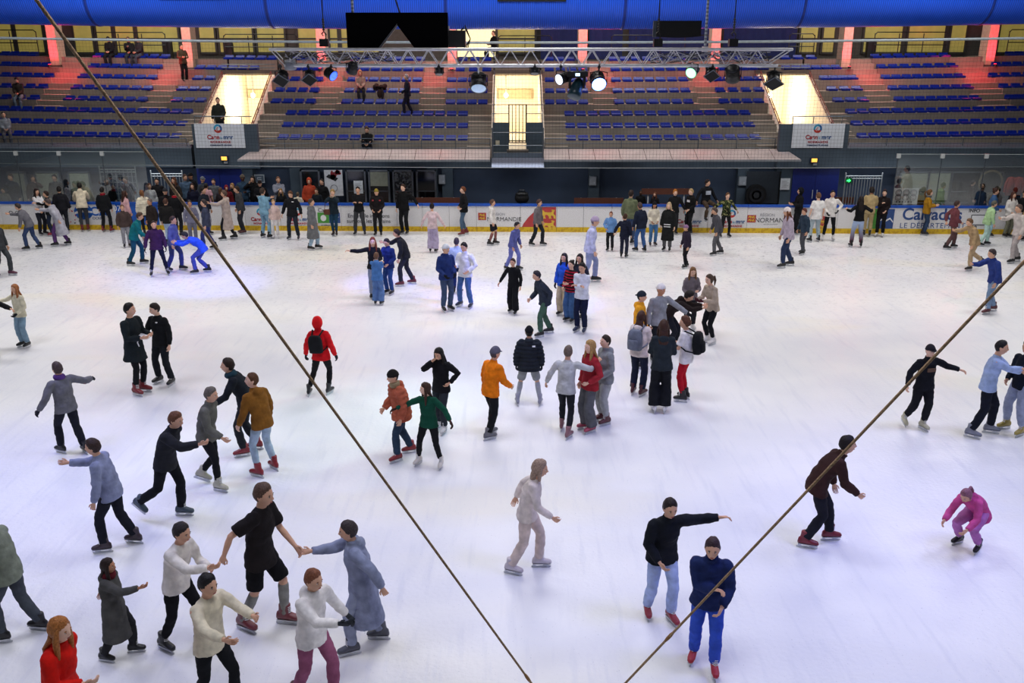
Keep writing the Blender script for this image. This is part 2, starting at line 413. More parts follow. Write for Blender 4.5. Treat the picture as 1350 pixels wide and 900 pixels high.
        if logo:       # small print: (left, up, width, height, colour, front/back)
            for q in (logo if isinstance(logo, list) else [logo]):
                lx, lz, lw, lh, lcn, sd = q
                c = waist+T1*lz+TX*lx+TF*(sd*(.106+lo+.012 if abs(lx) < .07 else .098+lo))
                obj('logo', G().obox((c)*s, TX*lw*s/2, TF*.012*s, T1*lh*s/2), mat('print '+lcn, lcn, .7), body)
    if scarf:
        g = G(); g.sect([(neck-T1*.03+TF*.01, TX, TF, .1, .1), (neck+T1*.02+TF*.015, TX, TF, .105, .108), (neck+T1*.06+TF*.01, TX, TF, .088, .09)], 14)
        part('scarf', remesh(g, vox, 2), cloth(scarf), .01)
    if gloves:
        for hg, fg in hands:
            gg = G(); gg.add(hg.v, hg.f); gg.add(fg.v, fg.f)
            ctr = sum((V(p) for p in hg.v), V())/len(hg.v)
            gg.v = [tuple(ctr+(V(p)-ctr)*1.12) for p in gg.v]
            part('glove', gg.mesh('glove', None), cloth(gloves))
    # --- hair, hood, cap
    nu, nv = (28, 22) if not far else (18, 14)
    if hood:
        g = G(); g.ell(headc-hf*.008, 1, 1, 1, hr, nu, nv, fn=head_fn(1.05, hair_fn('hood', seed)))
        part('hood', g.mesh('hood', None), cloth(hood))
    elif hair:
        st = hair[0]; hm = mat('hair '+hair[1], hair[1], .55, scale=60, amt=.35, bump=.5, bscale=60, spec=.3)
        if st != 'bald':
            g = G(); g.ell(headc, 1, 1, 1, hr, nu, nv, fn=head_fn(1.05, hair_fn(st, seed, bool(cap))))
            if st in ('long', 'bob'):
                ln = {'long': .36, 'bob': .13}[st]; bk = -hf
                c0 = headc+bk*.045+hz*.02; c1 = headc+bk*.062-hz*.09; dn = (T1*-.8-UZ*.4).normalized()
                ax = hx
                secs = [(c0, ax, hf, .07, .05), (c1, ax, hf, .082, .05)]
                for k in range(1, 5):
                    t = k/4; secs.append((neck-TF*(.085+.02*sin(t*3))+dn*(ln*t-.05), TX, TF, .095-.045*t*t+.006*sin(k*2.1+seed), .036-.018*t))
                if st == 'bob': secs = secs[:2]+[(c1-hz*.06, ax, hf, .085, .05), (c1-hz*.1, ax, hf, .07, .04)]
                g.sect(secs, 12)
                for sg in (1, -1):
                    p0 = headc+hx*(sg*.068)+hf*.03+hz*.05; p1 = headc+hx*(sg*.085)+hf*.018-hz*.06
                    p2 = p1-hz*.07+hf*.01+hx*sg*.006; p3 = p2+TF*.03-T1*(ln*.45)
                    g.tube([p0, p1, p2, p3] if st == 'long' else [p0, p1, p2], [.02, .03, .03, .014] if st == 'long' else [.02, .03, .022], 8)
            if st == 'pony':
                p0 = headc-hf*.1+hz*.04
                g.tube([p0, p0-hf*.05+hz*.0, p0-hf*.07-hz*.1, p0-hf*.045-hz*.22], [.02, .03, .03, .012], 8)
            if st == 'bun': g.ell(headc-hf*.09+hz*.09, .04, .04, .038, hr, 10, 8)
            part('hair', g.mesh('hair', None), hm)
    if cap:
        kind_, cc = cap[:2]
        g = G(); g.ell(headc, 1, 1, 1, hr, nu, nv, fn=head_fn(1.05, hair_fn('beanie' if kind_ == 'beanie' else 'cap', seed)))
        if kind_ in ('cap', 'backcap'):
            fd = hf if kind_ == 'cap' else -hf
            c = headc+hz*.045+fd*.085
            g.loft([[c+hx*(.075*cos(a)*k_)+fd*(.085*max(0, sin(a))*k_-.02)+hz*(z_-.02*max(0, sin(a))) for a in [pi*2*j/16 for j in range(16)]] for k_, z_ in ((.96, -.004), (1, 0), (.97, .006))])
        if kind_ == 'beanie':
            g.sect([(headc+hz*.022-hf*.004, hx, hf, .09, .108), (headc+hz*.05-hf*.004, hx, hf, .094, .112), (headc+hz*.07-hf*.004, hx, hf, .088, .106)], 16)
        part('beanie' if kind_ == 'beanie' else 'cap', g.mesh('cap', None), cloth(cc))
    # --- feet
    bo, lace, bl = foot_meshes(skate, ice)
    for i, sg in enumerate((1, -1)):
        k = link('skate' if ice else 'shoe', bo, body, AN[i]*s)
        k.scale = (s, s, s); rz = radians(fl[i][3] if len(fl[i]) > 3 and fl[i][3] else 10)*sg
        pt = radians(fl[i][4]) if len(fl[i]) > 4 else 0
        k.rotation_euler = (pt, 0, rz)
        if not far: link('laces', lace, k)
        if bl: link('blade', bl, k)
    tag(body, label, cat, group)
    J = dict(P=P*s, neck=neck*s, T1=T1, TX=TX, TF=TF, WR=[q_*s for q_ in WR], EL=[q_*s for q_ in EL], SH=[q_*s for q_ in SH], waist=waist*s, s=s, o=body, M=M.Translation(r) @ M.Rotation(radians(yaw), 4, 'Z'), head=headc*s, hf=hf, hz=hz)
    PEOPLE.append(J)
    return J
def backpack(J, c, label, w=.3, h=.42, d=.15, soft=False, cat='backpack'):
    s = J['s']; m4 = J['M']; c0 = J['waist']/s+J['T1']*.13-J['TF']*(.15+d/2)
    T1, TX, TF = J['T1'], J['TX'], J['TF']
    pk = lambda cc, q: cloth(c, bump=.2)
    root = empty('backpack', m4 @ (c0*s))
    g = G()
    for z, kx, ky in ((-.5, .8, .7), (-.47, .95, .9), (-.2, 1, 1.05), (.2, .98, 1), (.4, .85, .85), (.49, .6, .55), (.5, .5, .45)):
        n = 20; ring = []
        for a in range(n):
            ca, sa = cos(2*pi*a/n), sin(2*pi*a/n); e = .5
            ring.append((TX*(w/2*kx*math.copysign(abs(ca)**e, ca))+TF*(d/2*ky*math.copysign(abs(sa)**e, sa))+T1*(h*z))*s)
        g.sect([], 3) if False else None
        g.rings = getattr(g, 'rings', [])+[ring]
    g.loft(g.rings); R3 = m4.to_3x3(); g.v = [tuple(R3 @ V(p)) for p in g.v]
    obj('bag_body', g, cloth(c), root, True)
    if not soft:
        g = G(); g.sect([((-TF*(d/2+.01)-T1*(.12*h)+T1*(h*z))*s, TX*s, TF*s, w*.36*k, .04*k) for z, k in ((-.3, .8), (-.26, 1), (.1, 1), (.16, .8))], 12); g.v = [tuple(R3 @ V(p)) for p in g.v]
        obj('front_pocket', g, cloth(c), root, True)
    for sg in (1, -1):
        g = G(); sh = J['SH'][0 if sg > 0 else 1]/s-J['TX']*(sg*.06)
        g.tube([(q-c0)*s for q in (c0+T1*h*.42+TX*sg*.08+TF*d*.4, sh+T1*.075-TF*.02, sh+TF*.125-T1*.03, sh+TF*.14-T1*.2, c0-T1*h*.3+TX*(sg*(w/2+.03))+TF*.2, c0-T1*h*.4+TX*sg*w*.45+TF*d*.3)], .016*s, 6)
        g.v = [tuple(R3 @ V(p)) for p in g.v]
        obj('strap', g, cloth(c), root, True)
    tag(root, label, cat)
    return root
# ---------------------------------------------------------------- the hall
def text(s, h, loc, parent, color, name='lettering', rot=(pi/2, 0, 0), align='CENTER', wide=1., ext=.003, bold=0., gl=0):
    cu = bpy.data.curves.new('t', 'FONT'); cu.body = s; cu.size = h*1.38; cu.align_x = align; cu.align_y = 'CENTER'; cu.extrude = ext; cu.offset = bold; cu.space_character = wide
    o = bpy.data.objects.new('t', cu); COL.objects.link(o)
    dg = bpy.context.evaluated_depsgraph_get(); me = bpy.data.meshes.new_from_object(o.evaluated_get(dg))
    bpy.data.objects.remove(o); bpy.data.curves.remove(cu)
    me.materials.clear(); me.materials.append(mat('paint '+color, color, .5, amt=.05))
    return link(name, me, parent, loc, rot)
def yb(x): return 34.2-.025*x
TH = -atan(.025)
PNL = mat('white board panel', 'e4e3e6', .35, kind='splotch', scale=38, c2='d4d2d2')
def plate(name, pts, parent, m, y=-.012, th=.006):
    "flat shape in a board's local x-z plane"
    return obj(name, G().prism([(x, y, z) for x, z in pts], V((0, th, 0))), m, parent)
def ringpts(cx, cz, r0, r1, a0, a1, n=20):
    o = [(cx+r1*cos(radians(a0+(a1-a0)*i/n)), cz+r1*sin(radians(a0+(a1-a0)*i/n))) for i in range(n+1)]
    return o+[(cx+r0*cos(radians(a1-(a1-a0)*i/n)), cz+r0*sin(radians(a1-(a1-a0)*i/n))) for i in range(n+1)]
def arcband(name, cx, cz, r0, r1, a0, a1, parent, m, y=-.012, n=16):
    g = G()
    A = [radians(a0+(a1-a0)*i/n) for i in range(n+1)]
    v = [(cx+r*cos(a), y, cz+r*sin(a)) for a in A for r in (r0, r1)]
    g.add(v, [(2*i, 2*i+1, 2*i+3, 2*i+2) for i in range(n)])
    o = link(name, g.mesh(name, m), parent); return o
# --- ice
def ice_mat():
    m = bpy.data.materials.new('scuffed rink ice'); m.use_nodes = True; nt = m.node_tree; N, L = nt.nodes, nt.links
    b = N['Principled BSDF']; b.inputs['Roughness'].default_value = .33; b.inputs['Specular IOR Level'].default_value = .35
    tc = N.new('ShaderNodeTexCoord')
    def noise_(sx, sy, sc, det, lo, hi, rot=0):
        mp = N.new('ShaderNodeMapping'); mp.inputs['Scale'].default_value = (sx, sy, 1); mp.inputs['Rotation'].default_value = (0, 0, rot); L.new(tc.outputs['Object'], mp.inputs['Vector'])
        n = N.new('ShaderNodeTexNoise'); n.inputs['Scale'].default_value = sc; n.inputs['Detail'].default_value = det; L.new(mp.outputs[0], n.inputs['Vector'])
        r = N.new('ShaderNodeMapRange'); r.inputs['From Min'].default_value = lo; r.inputs['From Max'].default_value = hi; r.clamp = True; L.new(n.outputs['Fac'], r.inputs['Value'])
        return r.outputs[0]
    def mul(a, c):
        q = N.new('ShaderNodeMath'); q.operation = 'MULTIPLY'
        for k, x in enumerate((a, c)):
            if isinstance(x, (int, float)): q.inputs[k].default_value = x
            else: L.new(x, q.inputs[k])
        return q.outputs[0]
    def mix(f, a, c):
        q = N.new('ShaderNodeMix'); q.data_type = 'RGBA'; L.new(f, q.inputs[0])
        for k, x in ((6, a), (7, c)):
            if isinstance(x, tuple): q.inputs[k].default_value = (*x, 1)
            else: L.new(x, q.inputs[k])
        return q.outputs[2]
    sp = N.new('ShaderNodeSeparateXYZ'); L.new(tc.outputs['Object'], sp.inputs[0])
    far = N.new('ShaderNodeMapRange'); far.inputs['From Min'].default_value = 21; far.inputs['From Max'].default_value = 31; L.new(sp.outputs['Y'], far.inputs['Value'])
    c = mix(noise_(1, 1, .35, 4, .4, .62), lin('f0f0f2'), lin('e4e5ec'))
    c = mix(mul(noise_(.5, 1.4, .22, 3, .56, .66, .4), .35), c, lin('efe9cf'))                        # faint yellowed marks
    c = mix(mul(noise_(1, .10, 5.5, 5, .56, .8, .9), .35), c, lin('c2c6d8'))                           # skate scratches
    c = mix(mul(noise_(1, .12, 7, 5, .58, .8, -.6), .3), c, lin('c8ccdc'))
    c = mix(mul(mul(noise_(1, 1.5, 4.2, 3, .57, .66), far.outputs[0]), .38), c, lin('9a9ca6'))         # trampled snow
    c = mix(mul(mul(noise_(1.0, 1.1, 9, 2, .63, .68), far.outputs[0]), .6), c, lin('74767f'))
    c = mix(mul(noise_(1, 1, 38, 1, .72, .76), .4), c, lin('9a9cab'))
    L.new(c, b.inputs['Base Color'])
    n = N.new('ShaderNodeTexNoise'); n.inputs['Scale'].default_value = 14; n.inputs['Detail'].default_value = 4; L.new(tc.outputs['Object'], n.inputs['Vector'])
    bp = N.new('ShaderNodeBump'); bp.inputs['Strength'].default_value = .25; bp.inputs['Distance'].default_value = .03
    L.new(n.outputs['Fac'], bp.inputs['Height']); L.new(bp.outputs['Normal'], b.inputs['Normal'])
    return m
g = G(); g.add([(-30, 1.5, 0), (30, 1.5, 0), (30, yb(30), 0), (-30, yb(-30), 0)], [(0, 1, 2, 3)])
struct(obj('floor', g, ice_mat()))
SLATE = mat('slate painted wall', '44515d', .7, scale=1.5, amt=.12); NAVY = mat('dark blue wall', '3b485e', .7, scale=1.2, amt=.15)
CONC = mat('stand concrete', '8a8074', .85, scale=1.3, amt=.15, bump=.15); CDARK = mat('dark concrete', '4c4844', .85, scale=1.3, amt=.15)
STEEL = mat('grey rail steel', '5c636b', .4, .6); BLK = mat('black metal', '0b0b0d', .5); WHITE = mat('white paint', 'e6e6e8', .5, amt=.04)
struct(obj('gallery_floor', G().prism([(-30, yb(-30)+.25, 0), (30, yb(30)+.25, 0), (30, 40, 0), (-30, 40, 0)], V((0, 0, .15))), mat('dark rubber floor', '202226', .8)))
# --- rink boards, panel by panel
edges = [-62, -6, 28, 84, 148, 205, 262, 321, 368, 419, 449, 523, 557, 592, 628, 686, 734, 769, 806, 882, 932, 983, 1045, 1100, 1152, 1276, 1344, 1420]
BL = ['bare white rink board at the far left edge of the photo', 'white rink board with faint round letters behind the blurred grey pair', 'white rink board behind the embracing couple at the left glass',
      'white rink board with blue disc logo behind the man leaning in a cream hoodie', 'bright blue rink board numbered 07 behind the left crowd', 'plain white rink board hidden by the dense left crowd',
      'plain white rink board right of the dense left crowd below the left door', 'white rink board with red and blue ring logo behind the pale blue skater', 'white rink board with town logo behind the man in the dark jacket',
      'white rink board with green square emblem beside the woman in dark teal', 'white rink board with two lines of slogan behind the man in grey trousers', 'plain white rink board behind the man dressed all in black',
      'plain white rink board just right of the man dressed all in black', 'plain white rink board behind the man in red skates', 'white rink board with small red crest and region name', 'rink board with large red field and two golden lions',
      'plain narrow white rink board right of the golden lions', 'plain white rink board below the long brown bench', 'plain white rink board left of the ringed logos behind the busy group', 'white rink board with town logo under the sitting boy',
      'white rink board with town logo behind the boy in camouflage', 'white rink board with red crest left of the white hoodie pair', 'white rink board with red corner mark behind the white hoodie pair', 'plain white rink board behind the woman in black top and pale jeans',
      'rink board with large blue county name and wave square', 'white rink board with information box at right', 'bare white rink board at the far right edge of the photo']
BD = []
for i, (e0, e1) in enumerate(zip(edges, edges[1:])):
    x0, x1 = [(e-675)/F*(34.2*CT+6.5*ST) for e in (e0, e1)]; xc = (x0+x1)/2; w = (x1-x0)/2-.006
    r = empty('rink_board', (xc, yb(xc), 0), TH)
    tag(r, BL[i], 'rink board', 'rink boards along the far side')
    obj('panel', G().box((-w, 0, .19), (w, .06, .98)), PNL if i != 4 else mat('blue board', '1458b8', .4), r)
    obj('kick_strip', G().box((-w, -.012, 0), (w, .06, .19)), mat('yellow kick strip', 'd9b41e', .5, kind='splotch', scale=9, c2='c39a18'), r)
    obj('top_rail', G().box((-w, -.03, .98), (w, .10, 1.07)), mat('blue top rail', '1650b4', .35), r)
    r['x0'] = x0; BD.append((r, xc))
def bl(i, px, py):       # local x, z on board i of a photo point
    r, xc = BD[i]; p = at(px, py, yb(xc)); return p.x-xc, p.z
ORA, TUR, NVT = mat('logo red', 'c0392b', .5), mat('logo turquoise', '2f9cc0', .5), '1c3a6a'
def town(parent, x, z, k, y=-.008):       # ring emblem with three lines of writing
    for a0, a1, m in ((60, 200, TUR), (200, 330, ORA), (-30, 60, mat('logo blue', '1e5c96', .5))):
        arcband('emblem', x, z+.30*k, .085*k, .15*k, a0, a1, parent, m, y)
    arcband('emblem', x+.02*k, z+.28*k, .045*k, .07*k, 100, 330, parent, ORA, y)
    text('Caen', .15*k, (x-.19*k, y, z), parent, 'a8202c', bold=.006*k); text('la', .1*k, (x+.085*k, y, z-.02*k), parent, '2f9cc0'); text('mer', .15*k, (x+.34*k, y, z), parent, '14508c', bold=.006*k)
    text('NORMANDIE', .075*k, (x+.05*k, y, z-.17*k), parent, 'a8202c', wide=1.25, bold=.004*k); text('COMMUNAUTÉ URBAINE', .045*k, (x+.05*k, y, z-.28*k), parent, NVT, wide=1.1, bold=.003*k)
def square(name, x0, z0, x1, z1, parent, m, y=-.008): return plate(name, [(x0, z0), (x1, z0), (x1, z1), (x0, z1)], parent, m, y)
LION = [(0, .5), (.08, .62), (.02, .7), (.12, .78), (.1, .9), (.22, .95), (.34, .86), (.36, .74), (.55, .70), (.74, .72), (.8, .86), (.72, .95), (.8, 1), (.94, .94), (.9, .76), (.86, .62), (.9, .46), (.98, .36), (.98, .12), (1.04, .06), (.88, .04), (.86, .3), (.74, .4),
        (.72, .2), (.78, .06), (.62, .04), (.6, .3), (.52, .44), (.4, .44), (.4, .2), (.46, .06), (.3, .04), (.3, .36), (.2, .46), (.1, .36), (-.04, .42), (-.06, .54), (.02, .6)]
def lions(parent, x, z, w, h, n=2, y=-.014):
    GD = mat('gold', 'd8b23a', .5)
    for k in range(n):
        g = G(); hh = h/n*.88
        g.prism([(x+px_*w, y, z+h/n*k+pz*hh) for px_, pz in LION], V((0, .004, 0))); obj('golden_lion', g, GD, parent)
b, _ = BD[1]; text('O O O', .16, (.12, -.004, .63), b, '3a3c44')
b, _ = BD[3]; x, z = bl(3, 92, 285)
for k in range(26):
    a = k*2.4; rr = .2+.16*(k % 3)/2
    arcband('emblem', x, z, rr, rr+.045, degrees_ := math.degrees(a), degrees_+11, b, mat('mark red', 'c03040', .5) if k % 3 == 0 else mat('mark dark', '30343c', .5), -.004, 2)
x, z = bl(3, 110, 279); plate('blue_disc', [(x+.36*cos(a*pi/12), z+.3*sin(a*pi/12)) for a in range(24)], b, mat('disc blue', '1558b0', .5), -.008)
plate('swoosh', [(x-.34, z-.02), (x-.1, z+.08), (x+.34, z+.02), (x+.34, z-.04), (x-.1, z-.02), (x-.34, z-.1)], b, WHITE, -.014)
x, z = bl(3, 130, 279); text('CA', .34, (x, -.004, z), b, '1558b0', bold=.01); x, z = bl(3, 126, 285); text('OCKEY', .1, (x+.1, -.004, z-.08), b, NVT); text('w.accerel', .1, (x-.1, -.004, z-.38), b, NVT)
b, _ = BD[4]; x, z = bl(4, 154, 275); text('07', .22, (x, -.004, z), b, 'f0f0f4')
b, xc = BD[7]; x, z = bl(7, 344, 289); town(b, x, z, .95)
b, xc = BD[8]; x, z = bl(8, 393, 289); town(b, x, z, .95)
b, xc = BD[9]; x, z = bl(9, 434, 277); text('Calvados', .15, (x-.05, -.004, z), b, '3a3f48')
x, z = bl(9, 427, 287); square('green_square', x-.24, z-.2, x+.2, z+.2, b, mat('emblem green', '4c9a3a', .5)); plate('apple', [(x-.02+.11*cos(a*pi/8), z-.01+.12*sin(a*pi/8)) for a in range(16)], b, WHITE, -.014)
square('blue_square', x+.2, z-.2, x+.62, z+.2, b, mat('emblem navy', '2a4a86', .5)); plate('wave', [(x+.22, z-.04), (x+.36, z+.06), (x+.48, z), (x+.6, z+.05), (x+.48, z-.05), (x+.36, z)], b, WHITE, -.014); text('LE DÉPARTEMENT', .06, (x+.2, -.004, z-.29), b, '3a3f48')
b, xc = BD[10]; x, z = bl(10, 486, 284.5); text('Ensemble innovons', .15, (x, -.004, z), b, '3a3c44'); x, z = bl(10, 486, 291.5); text('sur tous les terrains', .15, (x, -.004, z), b, '3a3c44')
RED = mat('crest red', 'b23a3c', .5)
b, xc = BD[14]; x, z = bl(14, 636, 286); square('red_square', x-.16, z-.12, x+.14, z+.16, b, RED); lions(b, x-.12, z-.1, .22, .24, 2)
x, z = bl(14, 664, 289); text('NORMANDIE', .16, (x+.02, -.004, z), b, '33363e'); text('RÉGION', .1, (x-.2, -.004, z+.19), b, '8a8c94')
b, xc = BD[15]
p = [bl(15, *q) for q in ((686, 303.5), (690, 295), (697, 286), (706, 277.5), (713, 272.8), (733, 272.8), (733, 303.5))]; plate('red_field', p, b, RED, -.008)
x, z = bl(15, 709, 302.6); lions(b, x, z, .68, .82, 2)
for i, px in ((19, 907), (20, 964)):
    b, xc = BD[i]; x, z = bl(i, px, 292); town(b, x, z, 1.0)
b, xc = BD[21]; x, z = bl(21, 991, 288); square('red_square', x-.16, z-.15, x+.16, z+.13, b, RED); lions(b, x-.12, z-.12, .24, .24, 2)
x, z = bl(21, 1019, 290.5); text('NORMANDIE', .18, (x+.05, -.004, z), b, '33363e'); text('RÉGION', .11, (x-.22, -.004, z+.2), b, '8a8c94'); text('une idée en commun', .045, (x-.08, -.004, z-.14), b, '8a8c94')
b, xc = BD[22]; x, z = bl(22, 1085, 300); plate('red_field', [(x-.2, z-.1), (x-.05, z+.45), (x+.05, z+.45), (x+.08, z-.1)], b, RED, -.008); lions(b, x-.14, z-.06, .18, .4, 2)
b, xc = BD[24]; x, z = bl(24, 1168, 289); square('blue_square', x-.29, z-.42, x+.3, z+.38, b, mat('emblem navy', '2a4a86', .5))
plate('wave', [(x-.27, z-.12), (x-.1, z+.06), (x+.02, z-.02), (x+.16, z+.06), (x+.28, z-.08), (x+.28, z-.13), (x+.16, z), (x+.02, z-.09), (x-.1, z-.01)], b, WHITE, -.014)
square('green_square', x-.62, z-.42, x-.3, z+.38, b, mat('emblem green', '4c9a3a', .5))
x, z = bl(24, 1229, 283); text('Calvados', .44, (x, -.004, z), b, '2a4a86', bold=.012); x, z = bl(24, 1229, 297.5); text('LE DÉPARTEMENT', .2, (x, -.004, z), b, '2a4a86', wide=1.12)
b, xc = BD[25]; x, z = bl(25, 1285, 278); text('INFO', .13, (x, -.004, z), b, '2a2c34', bold=.004); x, z = bl(25, 1284, 302); text('02', .16, (x, -.004, z+.04), b, '2a2c34', bold=.004)
x, z = bl(25, 1287, 290); obj('frame', G().prism([(x-.2, -.008, z-.2), (x+.5, -.008, z-.2), (x+.5, -.008, z+.2), (x-.2, -.008, z+.2)], V((0, .004, 0))), mat('box outline', '30343c', .5), b); square('box', x-.17, z-.17, x+.47, z+.17, b, WHITE, -.012)
# --- glass shields at both ends
def glass_mat():
    m = bpy.data.materials.new('clear rink glass'); m.use_nodes = True; N, L = m.node_tree.nodes, m.node_tree.links
    N.remove(N['Principled BSDF']); out = N['Material Output']
    t = N.new('ShaderNodeBsdfTransparent'); t.inputs[0].default_value = (.86, .92, .9, 1)
    gl = N.new('ShaderNodeBsdfGlossy'); gl.inputs['Roughness'].default_value = .01
    tc = N.new('ShaderNodeTexCoord'); nz = N.new('ShaderNodeTexNoise'); nz.inputs['Scale'].default_value = 1.3; L.new(tc.outputs['Object'], nz.inputs['Vector'])
    bp = N.new('ShaderNodeBump'); bp.inputs['Strength'].default_value = .03; L.new(nz.outputs['Fac'], bp.inputs['Height']); L.new(bp.outputs['Normal'], gl.inputs['Normal'])
    mx = N.new('ShaderNodeMixShader'); mx.inputs[0].default_value = .19; L.new(t.outputs[0], mx.inputs[1]); L.new(gl.outputs[0], mx.inputs[2]); L.new(mx.outputs[0], out.inputs[0])
    return m
GLASS = glass_mat()
gw = [(-80, -24, 'clear glass shield on the boards outside the left edge'), (-24, 30, 'clear glass shield on the boards at the left edge of the photo'), (30, 86, 'clear glass shield behind the embracing couple'), (86, 142, 'clear glass shield above the man leaning in a cream hoodie'), (142, 198, 'clear glass shield ending left of the barred gate'),
      (1176, 1233, 'clear glass shield behind the white printed placard'), (1233, 1290, 'clear glass shield above the large blue county name'), (1290, 1347, 'clear glass shield above the woman in a blue jacket at right'), (1347, 1410, 'clear glass shield at the right edge of the photo')]
for p0, p1, lb in gw:
    x0, x1 = wx(p0, yb(wx(p0, 34.2, 1)), 1.07), wx(p1, yb(wx(p1, 34.2, 1)), 1.07); xc = (x0+x1)/2; w = (x1-x0)/2-.01
    r = empty('glass_shield', (xc, yb(xc)+.03, 1.07), TH); tag(r, lb, 'glass panel', 'glass shields on the rink boards')
    obj('pane', G().box((-w, 0, 0), (w, .012, 1.88)), GLASS, r)
    obj('edge_strip', G().box((-w, -.004, 1.88), (w, .016, 1.895)), mat('edge strip', 'a8b4b4', .3), r)
    obj('clamp', G().box((-w-.06, -.03, 1.74), (-w+.08, .04, 1.9)), mat('clamp grey', 'b0b4b4', .4), r)
    obj('post', G().box((-w-.012, .0, 0), (-w+.012, .03, 1.85)), STEEL, r)
# --- stand: eight rows, three voms, aisles
R0Y, R0Z, DY, DZ = 38.3, 2.97, .8, .43
VOM = [(-13.05, -10.85), (-.78, 1.27), (11.2, 13.4)]
AIS = [(-20.6, -19.45), (-16.1, -14.95), (-8.75, -7.65), (-4.0, -2.95), (3.55, 4.6), (8.15, 9.2), (15.5, 16.6), (20.15, 21.6)]
def spans(lo, hi, cuts):
    out = []; x = lo
    for a, b in sorted(cuts):
        if b <= lo or a >= hi: continue
        if a > x: out.append((x, a))
        x = max(x, b)
    if x < hi: out.append((x, hi))
    return out
def fine(g, lo, hi, n=6):
    (a, b, c), (d, e, f) = lo, hi
    for i in range(n): g.box((a+(d-a)*i/n, b, c), (a+(d-a)*(i+1)/n, e, f))
blocks = [(-25, -13.14), (-10.76, -.87), (1.36, 11.11), (13.49, 25)]
for bx0, bx1 in blocks:
    g = G()
    for i in range(6):
        for a, b_ in spans(bx0, bx1, AIS if i >= 3 else []):
            fine(g, (a, R0Y+DY*i, 2.3 if i == 0 else R0Z+DZ*(i-2)), (b_, R0Y+DY*i+1.6, R0Z+DZ*i))
    struct(obj('stand_steps', g, CONC, do_warp=True))
g = G()
for i in (6, 7):
    for a, b_ in spans(-25, 25, AIS+[(a-.09, b_+.09) for a, b_ in VOM]): fine(g, (a, R0Y+DY*i, R0Z+DZ*(i-2)), (b_, R0Y+DY*i+1.4, R0Z+DZ*i), 8)
    for a, b_ in VOM: g.box((a, R0Y+DY*i, 5.47), (b_, R0Y+DY*i+(.8 if i == 6 else 1.4), R0Z+DZ*i))
struct(obj('upper_stand_steps', g, mat('upper concrete', '756a62', .85, scale=1.3, amt=.15), do_warp=True))
for a, b_ in AIS:
    g = G()
    for i in range(3, 8):
        zt = R0Z+DZ*i; y = R0Y+DY*i
        g.box((a, y+.05, zt-1.2), (b_, y+.9, zt-.02)); g.box((a, y-.35, zt-1.2), (b_, y+.1, zt-.215))
    struct(obj('aisle_stair', g, CONC, do_warp=True))
for a, b_ in ((-10.85, -9.75), (-1.85, -.78), (1.27, 2.3), (10.1, 11.2), (-14.0, -13.05), (13.4, 14.2)):   # short stairs beside the openings
    g = G()
    for i in range(0, 3):
        zt = R0Z+DZ*i; y = R0Y+DY*i
        g.box((a, y-.4, zt-1), (b_, y-.004, zt-.2)); g.box((a, y-.72, zt-1), (b_, y-.38, zt-.32))
    struct(obj('side_stair', g, CONC, do_warp=True))
struct(obj('concourse_floor', G().box((-26, R0Y+DY*8, 5.5), (26, 49, 5.98)), CDARK, do_warp=False))
struct(obj('stand_underside', G().box((-26, 37.65, 2.3), (26, 38.4, 2.52)), CDARK))
# --- seats
SEATP = [(.0, .0), (.0, .075), (.05, .105), (.30, .085), (.36, .19), (.40, .195), (.40, .0)]
g = G(); g.prism([(-.205, y, z) for y, z in SEATP], V((.41, 0, 0)))
seat_me = g.mesh('seat', [mat('blue seat plastic', '021d80', .3, spec=.4, amt=.1)]); fixn(seat_me)
bm = bmesh.new(); bm.from_mesh(seat_me); bmesh.ops.bevel(bm, geom=bm.edges, offset=.014, segments=2, affect='EDGES'); bm.to_mesh(seat_me); bm.free()
ORD = ['front row', 'second row', 'third row', 'fourth row', 'fifth row', 'sixth row', 'seventh row', 'top row']
SR = {0: [(-2, 237), (365, 617), (746, 1004), (1132, 1360)], 1: [(-8, 245), (371, 617), (745, 996), (1124, 1360)], 2: [(-5, 252), (376, 617), (744, 990), (1117, 1360)],
      3: [(-2, 49), (83, 192), (225, 270), (356, 415), (449, 552), (587, 643), (718, 776), (810, 915), (949, 1008), (1100, 1146), (1181, 1294), (1328, 1365)],
      4: [(-2, 60), (93, 199), (232, 276), (361, 420), (453, 553), (588, 643), (718, 776), (808, 911), (944, 1008), (1092, 1138), (1173, 1284), (1320, 1365)],
      5: [(-2, 68), (102, 205), (253, 282), (366, 425), (457, 556), (589, 643), (718, 775), (806, 908), (941, 1008), (1082, 1132), (1164, 1273), (1306, 1365)],
      6: [(-2, 64), (116, 212), (256, 340), (384, 424), (459, 558), (600, 648), (718, 775), (805, 906), (948, 1014), (1032, 1110), (1158, 1263), (1310, 1365)],
      7: [(-2, 48), (122, 222), (294, 364), (384, 420), (462, 560), (604, 648), (718, 772), (803, 904), (950, 1006), (1030, 1077), (1150, 1253), (1328, 1365)]}
BN4 = ['left block', 'centre-left block', 'centre-right block', 'right block']
BN12 = ['at the far left', 'between the two left stairways', 'left of the left opening', 'right of the left opening', 'centre-left between two stairways', 'left of the central opening', 'right of the central opening', 'centre-right between two stairways', 'left of the right opening', 'right of the right opening', 'between the two right stairways', 'at the far right']
seats = []
for i in range(8):
    y = R0Y+DY*i+.03; z = R0Z+DZ*i
    for k, (p0, p1) in enumerate(SR[i]):
        x0, x1 = wx(p0, y, z), wx(p1, y, z); n = max(1, round((x1-x0+.05)/.495))
        for j in range(n):
            x = x0+.22+(x1-x0-.44)*(j/(n-1) if n > 1 else .5)
            seats.append((i, x, y, z+warp(x), (BN4 if len(SR[i]) == 4 else BN12)[k]))
seats.sort(key=lambda q: (q[0], abs(q[1])))
